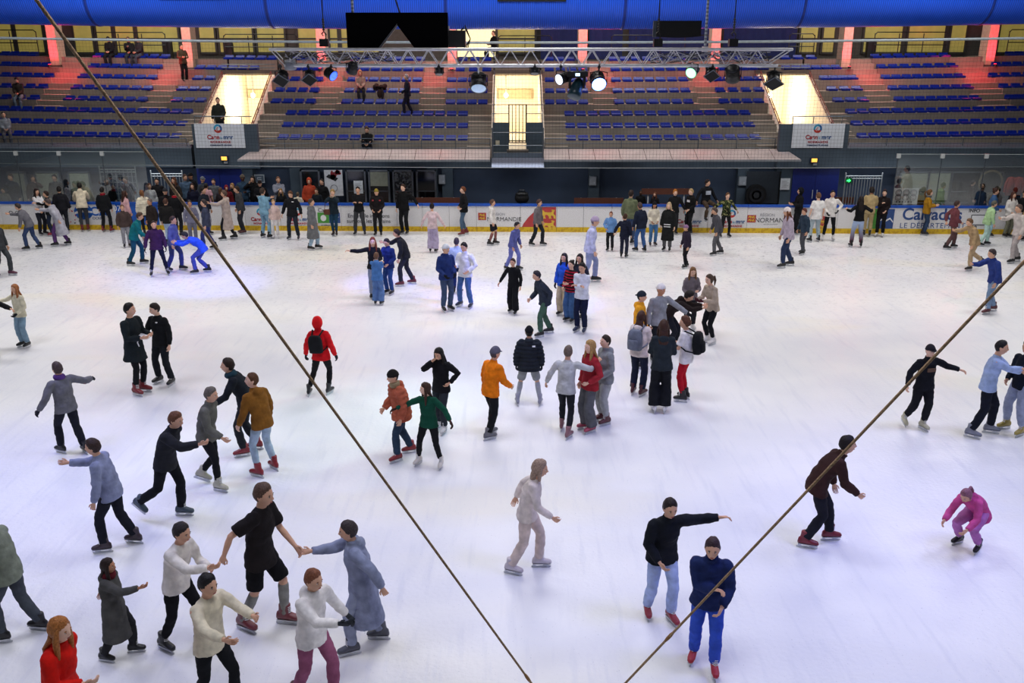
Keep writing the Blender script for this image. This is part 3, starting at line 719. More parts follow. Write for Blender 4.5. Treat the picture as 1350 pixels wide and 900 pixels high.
for i, x, y, z, bn in seats[:300]:
    o = bpy.data.objects.new('stadium_seat', seat_me); COL.objects.link(o); o.location = (x, y, z)
    nm = '%s, %s' % (ORD[i], bn)
    tag(o, 'blue plastic seat on bare concrete, '+nm, 'seat', 'blue seats, '+nm)
g = G()
sv = [tuple(v.co) for v in seat_me.vertices]; sf = [tuple(p.vertices) for p in seat_me.polygons]
for i, x, y, z, bn in seats[300:]: g.add([(a+x, b_+y, c+z) for a, b_, c in sv], sf)
print('SEATS', len(seats))
if len(seats) > 300: tag(obj('stadium_seat', g, seat_me.materials[0]), 'remaining blue plastic seats on the highest rows of the stand', 'seat', kind='stuff')
# --- openings (voms) with lit passages
WARM = mat('cream passage wall', 'efe6d2', .8, amt=.04)
for k, (a, b_) in enumerate(VOM):
    g = G(); y0, y1, zf, zc = 38.35, 46.5, (2.56 if k == 1 else 3.02), 5.5
    g.box((a-.08, 43.1, zf), (a, y1, zc)); g.box((b_, 43.1, zf), (b_+.08, y1, zc)); g.box((a-.08, y1, zf), (b_+.08, y1+.08, zc)); g.box((a-.08, 43.15, zc-.12), (b_+.08, y1, zc-.03))
    for xa, xb in ((a-.08, a+.03), (b_-.03, b_+.08)):       # cheek walls stepping with the rows
        g.prism([(xa, 38.1, 2.36), (xa, 43.15, 2.36), (xa, 43.15, 5.45), (xa, 42.6, 5.3), (xa, 38.1, 3.0)], V((xb-xa, 0, 0)))
    struct(obj('passage_walls', g, WARM)); struct(obj('passage_floor', G().box((a, 37.4, zf-.1), (b_, y1, zf)), mat('passage floor', 'b8b0a0', .7)))
    struct(obj('passage_beam', G().box((a+.1, 46.2, 4.15 if k == 1 else 4.2), (b_-.35 if k == 1 else b_-1.3, 46.45, 4.6)), mat('beige beam', 'a8987c', .7)))
    struct(obj('opening_lintel', G().box((a-.15, 43.0, 5.46), (b_+.15, 43.2, 5.62)), CDARK))
    r = empty('handrail', (a, 38.2, 3.0)); w = b_-a
    for sx, nm in ((.0, 'left rail'), (w, 'right rail')):
        gg = G(); gg.tube([(sx, 0, .12), (sx, 4.5, 2.42)], .025, 6); gg.tube([(sx, 0, .28), (sx, 4.5, 2.58)], .025, 6)
        for t in range(6): gg.tube([(sx, .9*t, .46*t-.02), (sx, .9*t, .46*t+.28)], .018, 6)
        obj('rail', gg, mat('red lit rail', '6a3430', .5) if k != 1 else STEEL, r)  # side rails: red light falling on them is put into the colour
    gg = G(); gg.tube([(-.1, 4.85, 2.72), (w+.1, 4.85, 2.72)], .022, 6); gg.tube([(w/2, 4.85, 2.55), (w/2, 4.85, 2.8)], .018, 6); gg.tube([(-.1, 4.85, 2.86), (w+.1, 4.85, 2.86)], .022, 6)
    obj('top_rail', gg, STEEL, r)
    tag(r, ['handrails round the left lit opening of the stand', 'handrails round the central lit opening of the stand', 'handrails round the right lit opening of the stand'][k], 'handrail')
    lp = bpy.data.lights.new('passage_lamp', 'POINT'); lp.energy = 300; lp.color = (1, .84, .6); lp.shadow_soft_size = .12
    lo = bpy.data.objects.new('passage_lamp', lp); COL.objects.link(lo); lo.location = ((a+.5 if k == 1 else a+.9), 44.15, 4.24)
    r2 = empty('wall_lamp', (lo.location.x, 44.15, 4.45)); gg = G(); gg.ell((0, 0, .0), .1, .1, .1); obj('globe', gg, mat('lamp glow', 'fff0d0', .4, emit='fff0d0', es=14), r2, True); obj('bracket', G().box((-.03, .06, .06), (.03, .1, .98)), mat('pale handle', 'c8ccd2', .3), r2)
    tag(r2, ['glowing round lamp inside the left opening', 'glowing round lamp inside the central opening', 'glowing round lamp inside the right opening'][k], 'lamp')
# --- walls under the stand
struct(obj('wall_back', G().box((-26, 37.9, 0), (26, 38.1, 2.5)), NAVY))
g = G(); g.box((-12.4, 37.4, 1.98), (12.4, 37.65, 2.36)); 
for px in (570, 783, 979, 1030, 390, 590): x = wx(px, 37.6, 1.5); g.box((x-.22, 37.55, 0), (x+.22, 37.9, 2.0))
struct(obj('wall_beam', g, SLATE))
for s_, lo, hi in ((-1, -26, -12.95), (1, 13.45, 26)):
    struct(obj('stand_fascia', G().prism([(lo, 37.3, 2.02), (lo, 37.8, 2.02), (lo, 37.8, 2.95), (lo, 37.3, 2.78)], V((hi-lo, 0, 0))), SLATE, do_warp=False))
SIGNW = mat('white sign', 'dfe3e8', .5, amt=.03)
for sg in (-1, 1):           # parapets of the two side openings, each with a sign
    p0, p1 = (258, 323) if sg < 0 else (1044, 1112)
    x0, x1 = wx(p0, 37.1, 3.2), wx(p1, 37.1, 3.2)
    struct(obj('landing_parapet', G().box((x0-.12 if sg < 0 else x0-.5, 37.1, 2.0), (x1+.5 if sg < 0 else x1+.2, 37.35, 3.74)), SLATE))
    struct(obj('door_surround', G().box((x0-.2, 37.36, 0), (x1+.1, 37.9, 2.6)), SLATE))
    c = empty('sign', ((x0+x1)/2, 37.08, 3.29)); w = (x1-x0)/2
    obj('board', G().box((-w, -.02, -.47), (w, .015, .48)), SIGNW, c); town(c, -.05, -.05, 1.12, -.03)
    tag(c, 'white sign with ring logo on the parapet of the %s lit opening' % ('left' if sg < 0 else 'right'), 'sign')
    r = empty('guard_rail', ((x0+x1)/2, 37.2, 3.74)); gg = G(); gg.tube([(-w, 0, .3), (w+.3, 0, .3)], .022, 6); obj('rail', gg, STEEL, r)
    for t in (-w, -w*.2, w*.9): gg = G(); gg.tube([(t, 0, 0), (t, 0, .3)], .018, 6); obj('post', gg, STEEL, r)
    tag(r, 'low steel rail above the white %s sign' % ('left' if sg < 0 else 'right'), 'railing')
    # blue double door with lit exit sign
    q0, q1 = (262, 321) if sg < 0 else (1043, 1104); y = 37.3; dx0, dx1 = wx(q0, y, 1), wx(q1, y, 1); zt = at(300, 212 if sg < 0 else 216, y).z
    d = empty('door_%d' % (1 if sg < 0 else 2), ((dx0+dx1)/2, y, .15)); d['kind'] = 'structure'; hw = (dx1-dx0)/2; BLU = mat('blue door paint', '14246e', .45)
    for s2 in (-1, 1):
        lf = obj('door_leaf', G().box((min(0, s2*hw)+.006, 0, 0), (max(0, s2*hw)-.006, .05, zt-.15)), BLU, d)
        gg = G(); gg.tube([(s2*.09, -.05, .62), (s2*.09, -.05, .95)], .016, 6); obj('door_handle', gg, mat('pale handle', 'c8ccd2', .3), lf)
    e = empty('exit_sign', at(296 if sg < 0 else 1073, 208.5 if sg < 0 else 211, 37.05))
    obj('housing', G().box((-.15, -.05, -.1), (.15, .06, .1)), mat('sign housing', '1c2a4a', .5), e); obj('light_panel', G().box((-.11, -.07, -.07), (.11, -.05, .07)), mat('amber light', 'ffc860', .5, emit='ffb648', es=1.6), e); obj('label_plate', G().box((-.02, -.06, -.2), (.12, .0, -.13)), mat('grey plate', '9a9ca0', .5), e)
    tag(e, 'small amber lit sign over the %s blue door' % ('left' if sg < 0 else 'right'), 'exit sign')
# --- canopies of clear sheets
SHEET = mat('pinkish clear sheet', 'b9aaa6', .5, scale=2, amt=.12, spec=.7)
for k, (p0, p1, q0) in enumerate(((313, 646, 326), (717, 1056, 717))):
    yF, yB = 36.35, 37.35; zF, zB = at(600, 210.5, yF).z, at(600, 197, yB).z
    x0, x1 = wx(p0, yF, zF), wx(p1, yF, zF); n = 10
    r = empty('canopy', ((x0+x1)/2, yF, zF)); cx, L_ = (x0+x1)/2, (x1-x0)/n
    for j in range(n):
        a, b_ = x0+L_*j-cx+.012, x0+L_*(j+1)-cx-.012; sl = .35 if k == 0 and j == 0 else 0; sr = .35 if k == 1 and j == n-1 else 0
        obj('sheet', G().prism([(a, 0, 0), (b_, 0, 0), (b_-sr, 1, zB-zF), (a+sl, 1, zB-zF)], V((0, 0, .012))), SHEET, r)
        gg = G(); gg.tube([(b_+.012, 0, -.01), (b_+.012-sr, 1, zB-zF-.01)], .014, 6); obj('rib', gg, mat('brown rib', '5a463c', .6), r)
    obj('gutter', G().box((x0-cx, -.04, -.07), (x1-cx, .03, .005)), mat('grey gutter', '8d9094', .4), r)
    tag(r, 'long canopy of pinkish clear sheets left of the central balcony' if k == 0 else 'long canopy of pinkish clear sheets right of the central balcony', 'canopy')
# --- front rail of the stand
for k, (p0, p1) in enumerate(((-20, 246), (330, 646), (718, 1022), (1119, 1370))):
    y = 37.55; x0, x1 = wx(p0, y, 3), wx(p1, y, 3); r = empty('front_rail', ((x0+x1)/2, y, 2.52)); w = (x1-x0)/2; cx = (x0+x1)/2
    for z in (.62, .42, .24):
        gg = G(); gg.tube([(-w+w*2*t/8, 0, z) for t in range(9)], .016, 6); obj('rail', gg, STEEL, r)
    n = max(3, int(w*2/1.35))
    for j in range(n+1): x = -w+2*w*j/n; gg = G(); gg.tube([(x, 0, 0), (x, 0, .62)], .018, 6); obj('post', gg, STEEL, r)
    tag(r, ['steel rail before the seats of the left block', 'steel rail before the seats left of the centre', 'steel rail before the seats right of the centre', 'steel rail before the seats of the right block'][k], 'railing')
# --- central balcony
y = 36.5; x0, x1 = wx(648, y, 2.3), wx(717, y, 2.3); cx = (x0+x1)/2; w = (x1-x0)/2
r = empty('balcony', (cx, y, 2.0)); zt = at(680, 208, y).z-2; zb = at(680, 221, y).z-2
obj('front_panel', G().box((-w, -.03, zb), (w, .02, zt)), mat('grey perforated panel', '7d8190', .5, scale=60, amt=.3), r); obj('deck', G().box((-w, 0, zt-.12), (w, 1.9, zt-.02)), CDARK, r)
for s_ in (-1, 1):
    gg = G(); gg.tube([(s_*w*.96, 0, zt), (s_*w*.96, 0, zt+1.15)], .035, 8); obj('post', gg, STEEL, r)
for z in (.98, .48): gg = G(); gg.tube([(-w*.96, 0, zt+z), (w*.96, 0, zt+z)], .02, 6); obj('rail', gg, STEEL, r)
obj('kick_plate', G().box((-w*.95, 0, zt-.02), (w*.95, .02, zt+.2)), mat('grey blue sheet', '4a5664', .5), r)
for s_ in (-1, 1): obj('side_panel', G().box((s_*w*.98 if s_ < 0 else w*.34, 1.3, zt-.02), (-w*.34 if s_ < 0 else w*.98, 1.36, zt+1.25)), mat('slate panel', '36444f', .6), r)
obj('step', G().box((-w*.42, .7, zt-.02), (w*.42, 1.25, zt+.2)), CDARK, r)
tag(r, 'projecting central balcony with grey front panel and rails', 'balcony')
ga = empty('gate', (cx, y+1.33, 2.0+zt)); hw = w*.34
for z in (.45, 1.95, .52): gg = G(); gg.tube([(-hw, 0, z), (hw, 0, z)], .022, 6); obj('rail', gg, BLK, ga)
for j in range(6): x = -hw+2*hw*j/5; gg = G(); gg.tube([(x, 0, .45), (x, 0, 1.95)], .016 if 0 < j < 5 else .03, 6); obj('bar', gg, BLK, ga)
for s_ in (-1, 1):
    for z in (1.6, 1.95): gg = G(); gg.tube([(s_*hw, 0, z), (s_*w*.97, 0, z)], .02, 6); obj('side_rail', gg, STEEL, ga)
tag(ga, 'dark barred gate before the bright central opening', 'gate')
bx = empty('junction_box', at(656, 188, y+1.28)); obj('box', G().box((-.08, -.06, -.09), (.08, .0, .09)), mat('beige box', 'b0a890', .6), bx); obj('lid', G().box((-.065, -.07, -.075), (.065, -.06, .075)), mat('beige lid', 'beb69e', .6), bx); tag(bx, 'small beige box on the slate panel of the balcony', 'box')
# --- concourse: back wall, windows, blue curtain, columns
struct(obj('wall_concourse', G().box((-27, 48.2, 5.5), (27, 48.4, 11)), mat('grey brown wall', '4a443e', .8)))
WIN = [(-8, 18), (21, 58), (97, 123), (127, 149), (152, 178), (181, 236), (262, 284), (288, 334), (338, 376), (392, 427), (434, 446), (449, 500), (655, 706), (1054, 1079), (1084, 1101), (1138, 1190), (1196, 1246), (1252, 1274), (1316, 1356)]
YEL = mat('yellow lit glass', 'a89c58', .5, scale=.9, amt=.4, emit='d0bc5c', es=.22)
for k, (p0, p1) in enumerate(WIN):
    y = 48.1; x0, x1 = wx(p0, y, 7), wx(p1, y, 7); r = empty('window_%d' % (k+1), ((x0+x1)/2, y, 6.3)); r['kind'] = 'structure'; w = (x1-x0)/2
    zt = 2.0
    obj('pane', G().box((-w, .02, 0), (w, .04, zt)), YEL, r)
    gg = G()
    for a, b_ in (((-w-.05, -.04, -.06), (-w+.05, .06, zt)), ((w-.05, -.04, -.06), (w+.05, .06, zt)), ((-w, -.04, -.08), (w, .06, .03)), ((-w, -.03, .62), (w, .05, .70))): gg.box(a, b_)
    obj('window_frame', gg, mat('dark window frame', '3a3630', .6), r)
r = empty('lit_doorway', at(628, 64, 48.1)); obj('pane', G().box((-.95, 0, -.4), (.95, .05, 2)), mat('bright doorway', 'efe2b4', .5, emit='f4e2a8', es=1.1), r); obj('frame', G().box((-1.03, -.05, -.4), (-.95, .06, 2)), CDARK, r); tag(r, 'bright doorway at the top of the stand behind the crewman', 'doorway')
for k, (p0, p1) in enumerate(((713, 762), (777, 821), (829, 938), (954, 1050))):
    y = 47.6; x0, x1 = wx(p0, y, 7), wx(p1, y, 7); g = G(); n = int((x1-x0)*8)
    F_ = [(x0+(x1-x0)*j/n, y+.05*sin(j*1.1)) for j in range(n+1)]
    g.add([(x, yy, z) for x, yy in F_ for z in (6.0, 8.6)], [(2*j, 2*j+2, 2*j+3, 2*j+1) for j in range(n)])
    tag(obj('curtain', g, mat('navy curtain', '0c1a52', .8)), ['navy blue curtain left of the red column near the centre', 'navy blue curtain just right of the central red column', 'wide navy blue curtain behind the black hanging sheet', 'navy blue curtain at the right end of the truss'][k], 'curtain', 'navy curtains on the concourse')
CL = [(71, 'leftmost'), (248, 'second from left'), (424, 'third from left'), (596, 'fourth from left'), (768, 'fourth from right'), (943, 'third from right'), (1116, 'second from right'), (1306, 'rightmost')]
REDC = mat('pale column concrete', 'b8aa94', .8)
for px, nm in CL:
    y = 43.6; x = wx(px, y, 6.2); s_ = 1 if x < 0 else -1
    r = empty('column', (x, y, 5.5+warp(x)))
    obj('shaft', G().box((-.2, 0, -.2), (.2, .75, 4)), REDC, r); obj('base_block', G().box((-.24, -.04, -.2), (.24, .8, .12)), CDARK, r)
    tag(r, 'concrete column glowing red, %s of the eight on the stand' % nm, 'column', 'red lit columns')
    f = empty('floor_spotlight', (x, y-.55, R0Z+DZ*6+.02+warp(x)))
    gg = G(); gg.sect([(V((0, 0, 0)), V((1, 0, 0)), V((0, 1, 0)), .07, .07), (V((0, .03, .1)), V((1, 0, 0)), V((0, 1, 0)), .08, .08)], 10); obj('can', gg, BLK, f); obj('lens', G().sect([(V((0, .03, .101)), V((1, 0, 0)), V((0, 1, 0)), .065, .065), (V((0, .032, .11)), V((1, 0, 0)), V((0, 1, 0)), .06, .06)], 10), mat('red lens', 'ff3048', .4, emit='ff2840', es=6), f)
    tag(f, 'small red floor spotlight at the foot of the %s red column' % nm, 'spotlight', 'red floor spotlights')
    l = bpy.data.lights.new('red_uplight', 'SPOT'); l.energy = 330; l.color = (1, .02, .06); l.spot_size = radians(70); l.spot_blend = .6; l.shadow_soft_size = .1
    lo = bpy.data.objects.new('red_uplight', l); COL.objects.link(lo); lo.location = (x, y-1.15, R0Z+DZ*6+.4); lo.rotation_euler = V((0, 1, .75)).to_track_quat('-Z', 'Y').to_euler()
    xa = min(((a+b_)/2 for a, b_ in AIS), key=lambda q: abs(q-x))
    l = bpy.data.lights.new('red_glow', 'POINT'); l.energy = 105; l.color = (1, .015, .04); l.shadow_soft_size = .1
    lo = bpy.data.objects.new('red_glow', l); COL.objects.link(lo); lo.location = (xa, R0Y+DY*5-.45, R0Z+DZ*5+.85)
for k, (p0, p1) in enumerate(((-20, 50), (127, 219), (296, 392), (657, 727), (806, 935), (1040, 1073), (1152, 1248), (1328, 1390))):
    y = 45.3; x0, x1 = wx(p0, y, 6.6), wx(p1, y, 6.6); w = (x1-x0)/2; cx = (x0+x1)/2; r = empty('concourse_rail', (cx, y, 5.98+warp(cx)))
    for z in (1.12, .55): gg = G(); gg.tube([(-w, 0, z-.1 if z > 1 else z), (-w+.1, 0, z), (w-.1, 0, z), (w, 0, z-.1 if z > 1 else z)], .025, 6); obj('rail', gg, mat('black rail', '17161a', .4), r)
    n = max(2, round(2*w/1.3))
    for j in range(n+1): x = -w+2*w*j/n; gg = G(); gg.tube([(x, 0, 0), (x, 0, 1.05)], .022, 6); obj('post', gg, mat('black rail', '17161a', .4), r)
    tag(r, 'black guard rail on the concourse '+['at the far left', 'behind the three seated spectators', 'above the left opening', 'right of the crewman at the top', 'before the wide navy curtain', 'above the right opening', 'between the two right stairways', 'at the far right'][k], 'railing', 'black rails on the concourse')
for k, (px, lb) in enumerate(((222, 'left stairway'), (302, 'left lit opening'), (1147, 'right stairway'))):
    r = empty('bin', at(px, 72, 45.6)); r.location.z = 5.98; obj('body', G().box((-.2, -.15, 0), (.2, .15, .85)), BLK, r); obj('lid', G().box((-.22, -.17, .85), (.22, .17, .95)), mat('bin lid', '1c1c20', .5), r); tag(r, 'tall black bin at the top of the '+lb, 'bin')
# --- blue air duct under the roof
DUC = bpy.data.materials.new('blue ribbed duct'); DUC.use_nodes = True; N, L = DUC.node_tree.nodes, DUC.node_tree.links
b = N['Principled BSDF']; b.inputs['Roughness'].default_value = .45
tc = N.new('ShaderNodeTexCoord'); wv = N.new('ShaderNodeTexWave'); wv.bands_direction = 'X'; wv.inputs['Scale'].default_value = 4.2; wv.inputs['Distortion'].default_value = .4; L.new(tc.outputs['Object'], wv.inputs['Vector'])
rp = N.new('ShaderNodeValToRGB'); rp.color_ramp.elements[0].color = (*lin('0a42c0'), 1); rp.color_ramp.elements[1].color = (*lin('1a62f0'), 1); L.new(wv.outputs['Fac'], rp.inputs[0]); L.new(rp.outputs[0], b.inputs['Base Color'])
bp = N.new('ShaderNodeBump'); bp.inputs['Strength'].default_value = .4; bp.inputs['Distance'].default_value = .03; L.new(wv.outputs['Fac'], bp.inputs['Height']); L.new(bp.outputs['Normal'], b.inputs['Normal'])
DYC, DZC, DR = 36.0, 8.36, 1.06
r = empty('air_duct', (0, DYC, DZC))
g = G(); g.loft([[V((x, DR*cos(2*pi*a/40), DR*sin(2*pi*a/40)+warp(x)*1.15)) for a in range(40)] for x in [-26+52*j/40 for j in range(41)]]); obj('tube', g, DUC, r, True)
for x in (-21.9, -15.4, -8.9, -2.4, 4.1, 10.6, 17.4, 23.6):
    g = G(); g.loft([[V((x+dx, (DR+q)*cos(2*pi*a/40), (DR+q)*sin(2*pi*a/40)+warp(x)*1.15)) for a in range(40)] for dx, q in ((-.05, .0), (-.04, .022), (.04, .022), (.05, 0))]); obj('seam_band', g, mat('dark blue seam', '0a2a86', .5), r, True)
for p0, p1 in ((210, 301), (656, 746), (1282, 1376)):
    x0, x1 = wx(p0, 35, 8.2), wx(p1, 35, 8.2); zc = .02+warp(x0)*1.1
    nz = obj('nozzle_strip', G().box((x0, -DR-.05, -.14+zc), (x1, -DR+.1, .6+zc)), mat('black nozzle strip', '08080a', .6), r)
    for rr in range(2):
        for j in range(12): gg = G(); c = V((x0+(x1-x0)*(j+.5)/12, -DR-.055, -.06+.17*rr+zc)); gg.sect([(c, V((1, 0, 0)), V((0, 0, 1)), .075, .06), (c+V((0, -.015, 0)), V((1, 0, 0)), V((0, 0, 1)), .06, .048)], 10); obj('nozzle', gg, mat('nozzle grey', '26282e', .4), nz)
tag(r, 'huge ribbed blue air duct running under the roof', 'air duct')
struct(obj('ceiling', G().box((-30, -6, 13), (30, 50, 13.2)), mat('dark roof', '15181e', .9)))
# --- safety net with top cable and lower rope
def nety(x): return yb(x)+.25
g = G(); zb, zt = 2.38, 6.84; t = .0022
n = int(44/.125)
for j in range(n+1):
    x = -22+44*j/n; g.add([(x-t, nety(x), zb+warp(x)*.6), (x+t, nety(x), zb+warp(x)*.6), (x+t, nety(x), zt+warp(x)), (x-t, nety(x), zt+warp(x))], [(0, 1, 2, 3)])
m = int((zt-zb)/.125)
for k in range(m+1):
    f = k/m; P_ = [(-22+2.2*j) for j in range(21)]
    v = [(x, nety(x), zb+(zt-zb)*f+warp(x)*(.6+.4*f)+s_*t) for x in P_ for s_ in (-1, 1)]; g.add(v, [(2*j, 2*j+2, 2*j+3, 2*j+1) for j in range(20)])
r = empty('safety_net', (0, 0, 0)); o = link('mesh', g.mesh('net', mat('dark net cord', '1a1c20', .8)), r)
gg = G(); gg.tube([(x, nety(x), zt+warp(x)) for x in [-22+2.2*j for j in range(21)]], .045, 8); obj('top_cable', gg, mat('pale grey cable', '9aa3a6', .4), r, True)
gg = G(); gg.tube([(x, nety(x), zb+warp(x)*.6) for x in [-22+2.2*j for j in range(21)]], .014, 6); obj('bottom_rope', gg, mat('pale rope', '8a8f92', .6), r, True)
tag(r, 'fine dark safety net hanging before the stand on a pale cable', 'safety net')
# ---------------------------------------------------------------- things on the wall and along the gallery
def box_thing(name, px0, py0, px1, py1, Y, d, m, label, cat, extra=None, group=None):
    a, b = at(px0, py0, Y), at(px1, py1, Y); c = ((a.x+b.x)/2, Y, b.z); r = empty(name, c); w = (b.x-a.x)/2; h = a.z-b.z
    if extra: extra(r, w, h, d)
    else: obj('body', G().box((-w, 0, 0), (w, d, h)), m, r)
    tag(r, label, cat, group); return r
GREYB = mat('grey wall box', '8d9198', .5)
def wallbox(r, w, h, d):
    obj('housing', G().box((-w, 0, 0), (w, d, h)), GREYB, r); obj('cover', G().box((-w*.86, -.02, h*.06), (w*.86, 0, h*.94)), mat('grey cover', '9ea2a8', .45), r); obj('button', G().sect([(V((w*.4, -.02, h*.3)), V((1, 0, 0)), V((0, 0, 1)), .02, .02), (V((w*.4, -.035, h*.3)), V((1, 0, 0)), V((0, 0, 1)), .018, .018)], 8), mat('pale handle', 'c8ccd2', .3), r)
for px, lb in ((582.5, 'left of the central balcony'), (781.5, 'right of the central balcony'), (979, 'left of the round hose reel')):
    box_thing('electrical_box', px-4.5, 230.5 if px < 600 else 232.5, px+4.5, 242.5 if px < 600 else 244.5, 37.4, .15, None, 'grey electrical box on the dark wall pillar '+lb, 'box', wallbox, 'grey boxes on the wall pillars')
WOOD = mat('brown bench wood', '5a3022', .6)
def bench(p0, p1, ytop, label, Y=36.6):
    a, b = at(p0, ytop, Y), at(p1, ytop, Y); w = (b.x-a.x)/2; zt = a.z-.15; r = empty('bench', ((a.x+b.x)/2, Y, .15))
    obj('backrest', G().box((-w, 0, zt-.24), (w, .05, zt)), WOOD, r); obj('seat', G().box((-w, -.5, .40), (w, -.06, .46)), WOOD, r)
    for s_ in (-.72, .72):
        g = G(); g.box((s_*w-.025, -.45, 0), (s_*w+.025, -.4, .4)); g.box((s_*w-.025, .05, 0), (s_*w+.025, .09, zt)); g.box((s_*w-.025, -.45, .36), (s_*w+.025, .07, .4)); obj('leg', g, mat('pale steel leg', 'b4b8bc', .4), r)
    tag(r, label, 'bench')
bench(548, 606, 260.5, 'brown wooden bench behind the boards beside the man in red skates'); bench(757, 822, 261, 'brown wooden bench behind the boards right of the lions'); bench(846, 912, 248.5, 'brown wooden bench against the wall behind the group by the boards', 37.0); bench(1101, 1126, 260, 'short brown bench behind the boards beside the right blue door')
# glazed doors and windows of the snack bar
ALU = mat('aluminium frame', '6a6e76', .4, .5); DGL = mat('dark glass', '0e1014', .12, spec=.8)
def glazed(n, p0, p1, y0, y1, label, pane=DGL, blind=None):
    def ex(r, w, h, d):
        obj('pane', G().box((-w+.05, .02, .05), (w-.05, .04, h-.05)), pane, r)
        g = G()
        for q in (((-w, -.02, 0), (-w+.07, .06, h)), ((w-.07, -.02, 0), (w, .06, h)), ((-w, -.02, h-.06), (w, .06, h)), ((-w, -.02, 0), (w, .06, .05)), ((-w, -.02, .36*h), (w, .06, .38*h))): g.box(*q)
        obj('window_frame', g, ALU, r)
        if blind: obj('blind', G().box((-w+.08, -.005, h*blind), (w-.08, .015, h-.08)), mat('pale blind', '8c8c7c', .7), r)
    r = box_thing('window_%d' % n, p0, y0, p1, y1, 37.35, .05, None, label, 'window', ex); r['kind'] = 'structure'; del r['label']; del r['category']
glazed(30, 395, 424, 224, 268, ''); glazed(31, 455, 484, 224, 268, ''); glazed(32, 485, 515, 224, 268, '', blind=.52); glazed(33, 517, 546, 224, 268, '', mat('speckled dark glass', '16181c', .2, kind='splotch', scale=9, c2='5a5c60')); glazed(34, 548, 576, 224, 268, '')
# printed hanging behind the orange hood, notices
def poster(r, w, h, d):
    obj('sheet', G().box((-w, -.01, 0), (w, .01, h)), mat('poster white', 'd0cfd2', .6), r)
    rnd = random.Random(5)
    for k in range(9):
        x, z = rnd.uniform(-w*.2, w*.8), h*rnd.uniform(.62, .95); g = G(); rr = rnd.uniform(.05, .12)
        g.prism([(x+rr*cos(a*pi/4)*rnd.uniform(.5, 1.2), -.02, z+rr*sin(a*pi/4)*rnd.uniform(.5, 1.2)) for a in range(8)], V((0, .01, 0))); obj('red_splash', g, mat('splash red', '8e1e26', .6), r)
    for k in range(3): g = G(); x, z = -w*.5+.12*k, h*(.74-.05*k); g.prism([(x-.12, -.02, z), (x, -.02, z+.1), (x+.14, -.02, z+.05), (x+.02, -.02, z-.08)], V((0, .01, 0))); obj('black_shape', g, mat('print black', '1a1a1e', .6), r)
    arcband('grey_ring', 0, h*.3, .12, .15, 0, 360, r, mat('print grey', '8a8c90', .6), -.02)
box_thing('poster', 427, 224, 453, 258, 37.3, .02, None, 'tall white poster with red splashes behind the orange hood', 'poster', poster)
def notice(r, w, h, d):
    obj('sheet', G().box((-w, -.012, 0), (w, .0, h)), mat('paper white', 'cfd1d4', .6), r)
    g = G()
    for k in range(5): g.box((-w*.7, -.016, h*(.2+.13*k)), (w*(.7 if k % 2 else .4), -.012, h*(.24+.13*k)))
    obj('print', g, mat('print grey', '8a8c90', .6), r)
def framed(r, w, h, d):
    obj('frame', G().box((-w, 0, 0), (w, .03, h)), mat('pale frame', 'b4b8bc', .5), r); obj('sheet', G().box((-w*.85, -.01, h*.12), (w*.85, .0, h*.88)), mat('sheet grey', '596470', .6), r); g = G(); g.box((-w*.4, -.016, h*.35), (w*.4, -.01, h*.45)); g.box((-w*.4, -.016, h*.35), (-w*.3, -.01, h*.65)); g.box((-w*.4, -.016, h*.6), (w*.4, -.01, h*.68)); obj('print', g, mat('print pale', 'ccd2d8', .6), r)
box_thing('notice', 466, 238, 479, 255, 37.28, .02, None, 'white paper notice on the glazed door', 'notice', notice)
box_thing('framed_notice', 335, 230, 349, 241, 37.5, .03, None, 'pale framed notice on the slate wall right of the left blue door', 'notice', framed)
box_thing('notice', 1029.5, 235, 1040.5, 250, 37.3, .02, None, 'white notice with a drawn shape left of the right blue door', 'notice', notice)
box_thing('notice', 984.5, 226, 988.5, 231, 37.5, .02, None, 'tiny white notice above the round hose reel', 'notice', notice)
# hose reel, black bag on the wall, loudspeaker
c = at(997, 257, 37.2); r = empty('hose_reel', c)
for k, (r0, r1, m, y) in enumerate(((.28, .42, BLK, 0), (.20, .30, mat('black hose', '15161a', .5), -.06), (.0, .12, mat('reel hub', '26282c', .5), -.04))):
    g = G(); g.loft([[V((rr*cos(2*pi*a/28), yy, rr*sin(2*pi*a/28))) for a in range(28)] for rr, yy in ((r1, y+.16), (r1, y), (max(r0, .01), y), (max(r0, .01), y+.16))], closed=True); obj(('rim', 'hose', 'hub')[k], g, m, r)
obj('bracket', G().box((-.06, .1, -.5), (.06, .4, .1)), BLK, r); tag(r, 'big round black hose reel on the dark wall', 'hose reel')
box_thing('door_panel', 985, 226, 1027, 268, 37.45, .04, mat('dark door sheet', '262d36', .6), 'dark grey plain door sheet behind the hose reel', 'door', lambda r, w, h, d: (obj('leaf', G().box((-w, 0, 0), (w, .04, h)), mat('dark door sheet', '262d36', .6), r), obj('frame', G().box((w-.08, -.02, 0), (w, .05, h)), BLK, r)))
r = empty('bag', at(688, 268, 36.9)); g = G(); g.ell((0, 0, .22), .3, .2, .26); g.ell((0, -.02, .38), .27, .18, .12); obj('body', remesh(g, .025), mat('black nylon', '0c0d10', .5, bump=.4), r, True) if False else link('body', remesh(g, .025), r)
r.children[0].data.materials.append(mat('black nylon', '0c0d10', .5, bump=.4)); gg = G(); gg.tube([(-.15, -.1, .42), (-.1, -.12, .56), (.1, -.12, .56), (.15, -.1, .42)], .018, 6); obj('handle', gg, mat('black nylon', '0c0d10', .5, bump=.4), r); tag(r, 'bulky black bag behind the boards above the golden lions', 'bag')
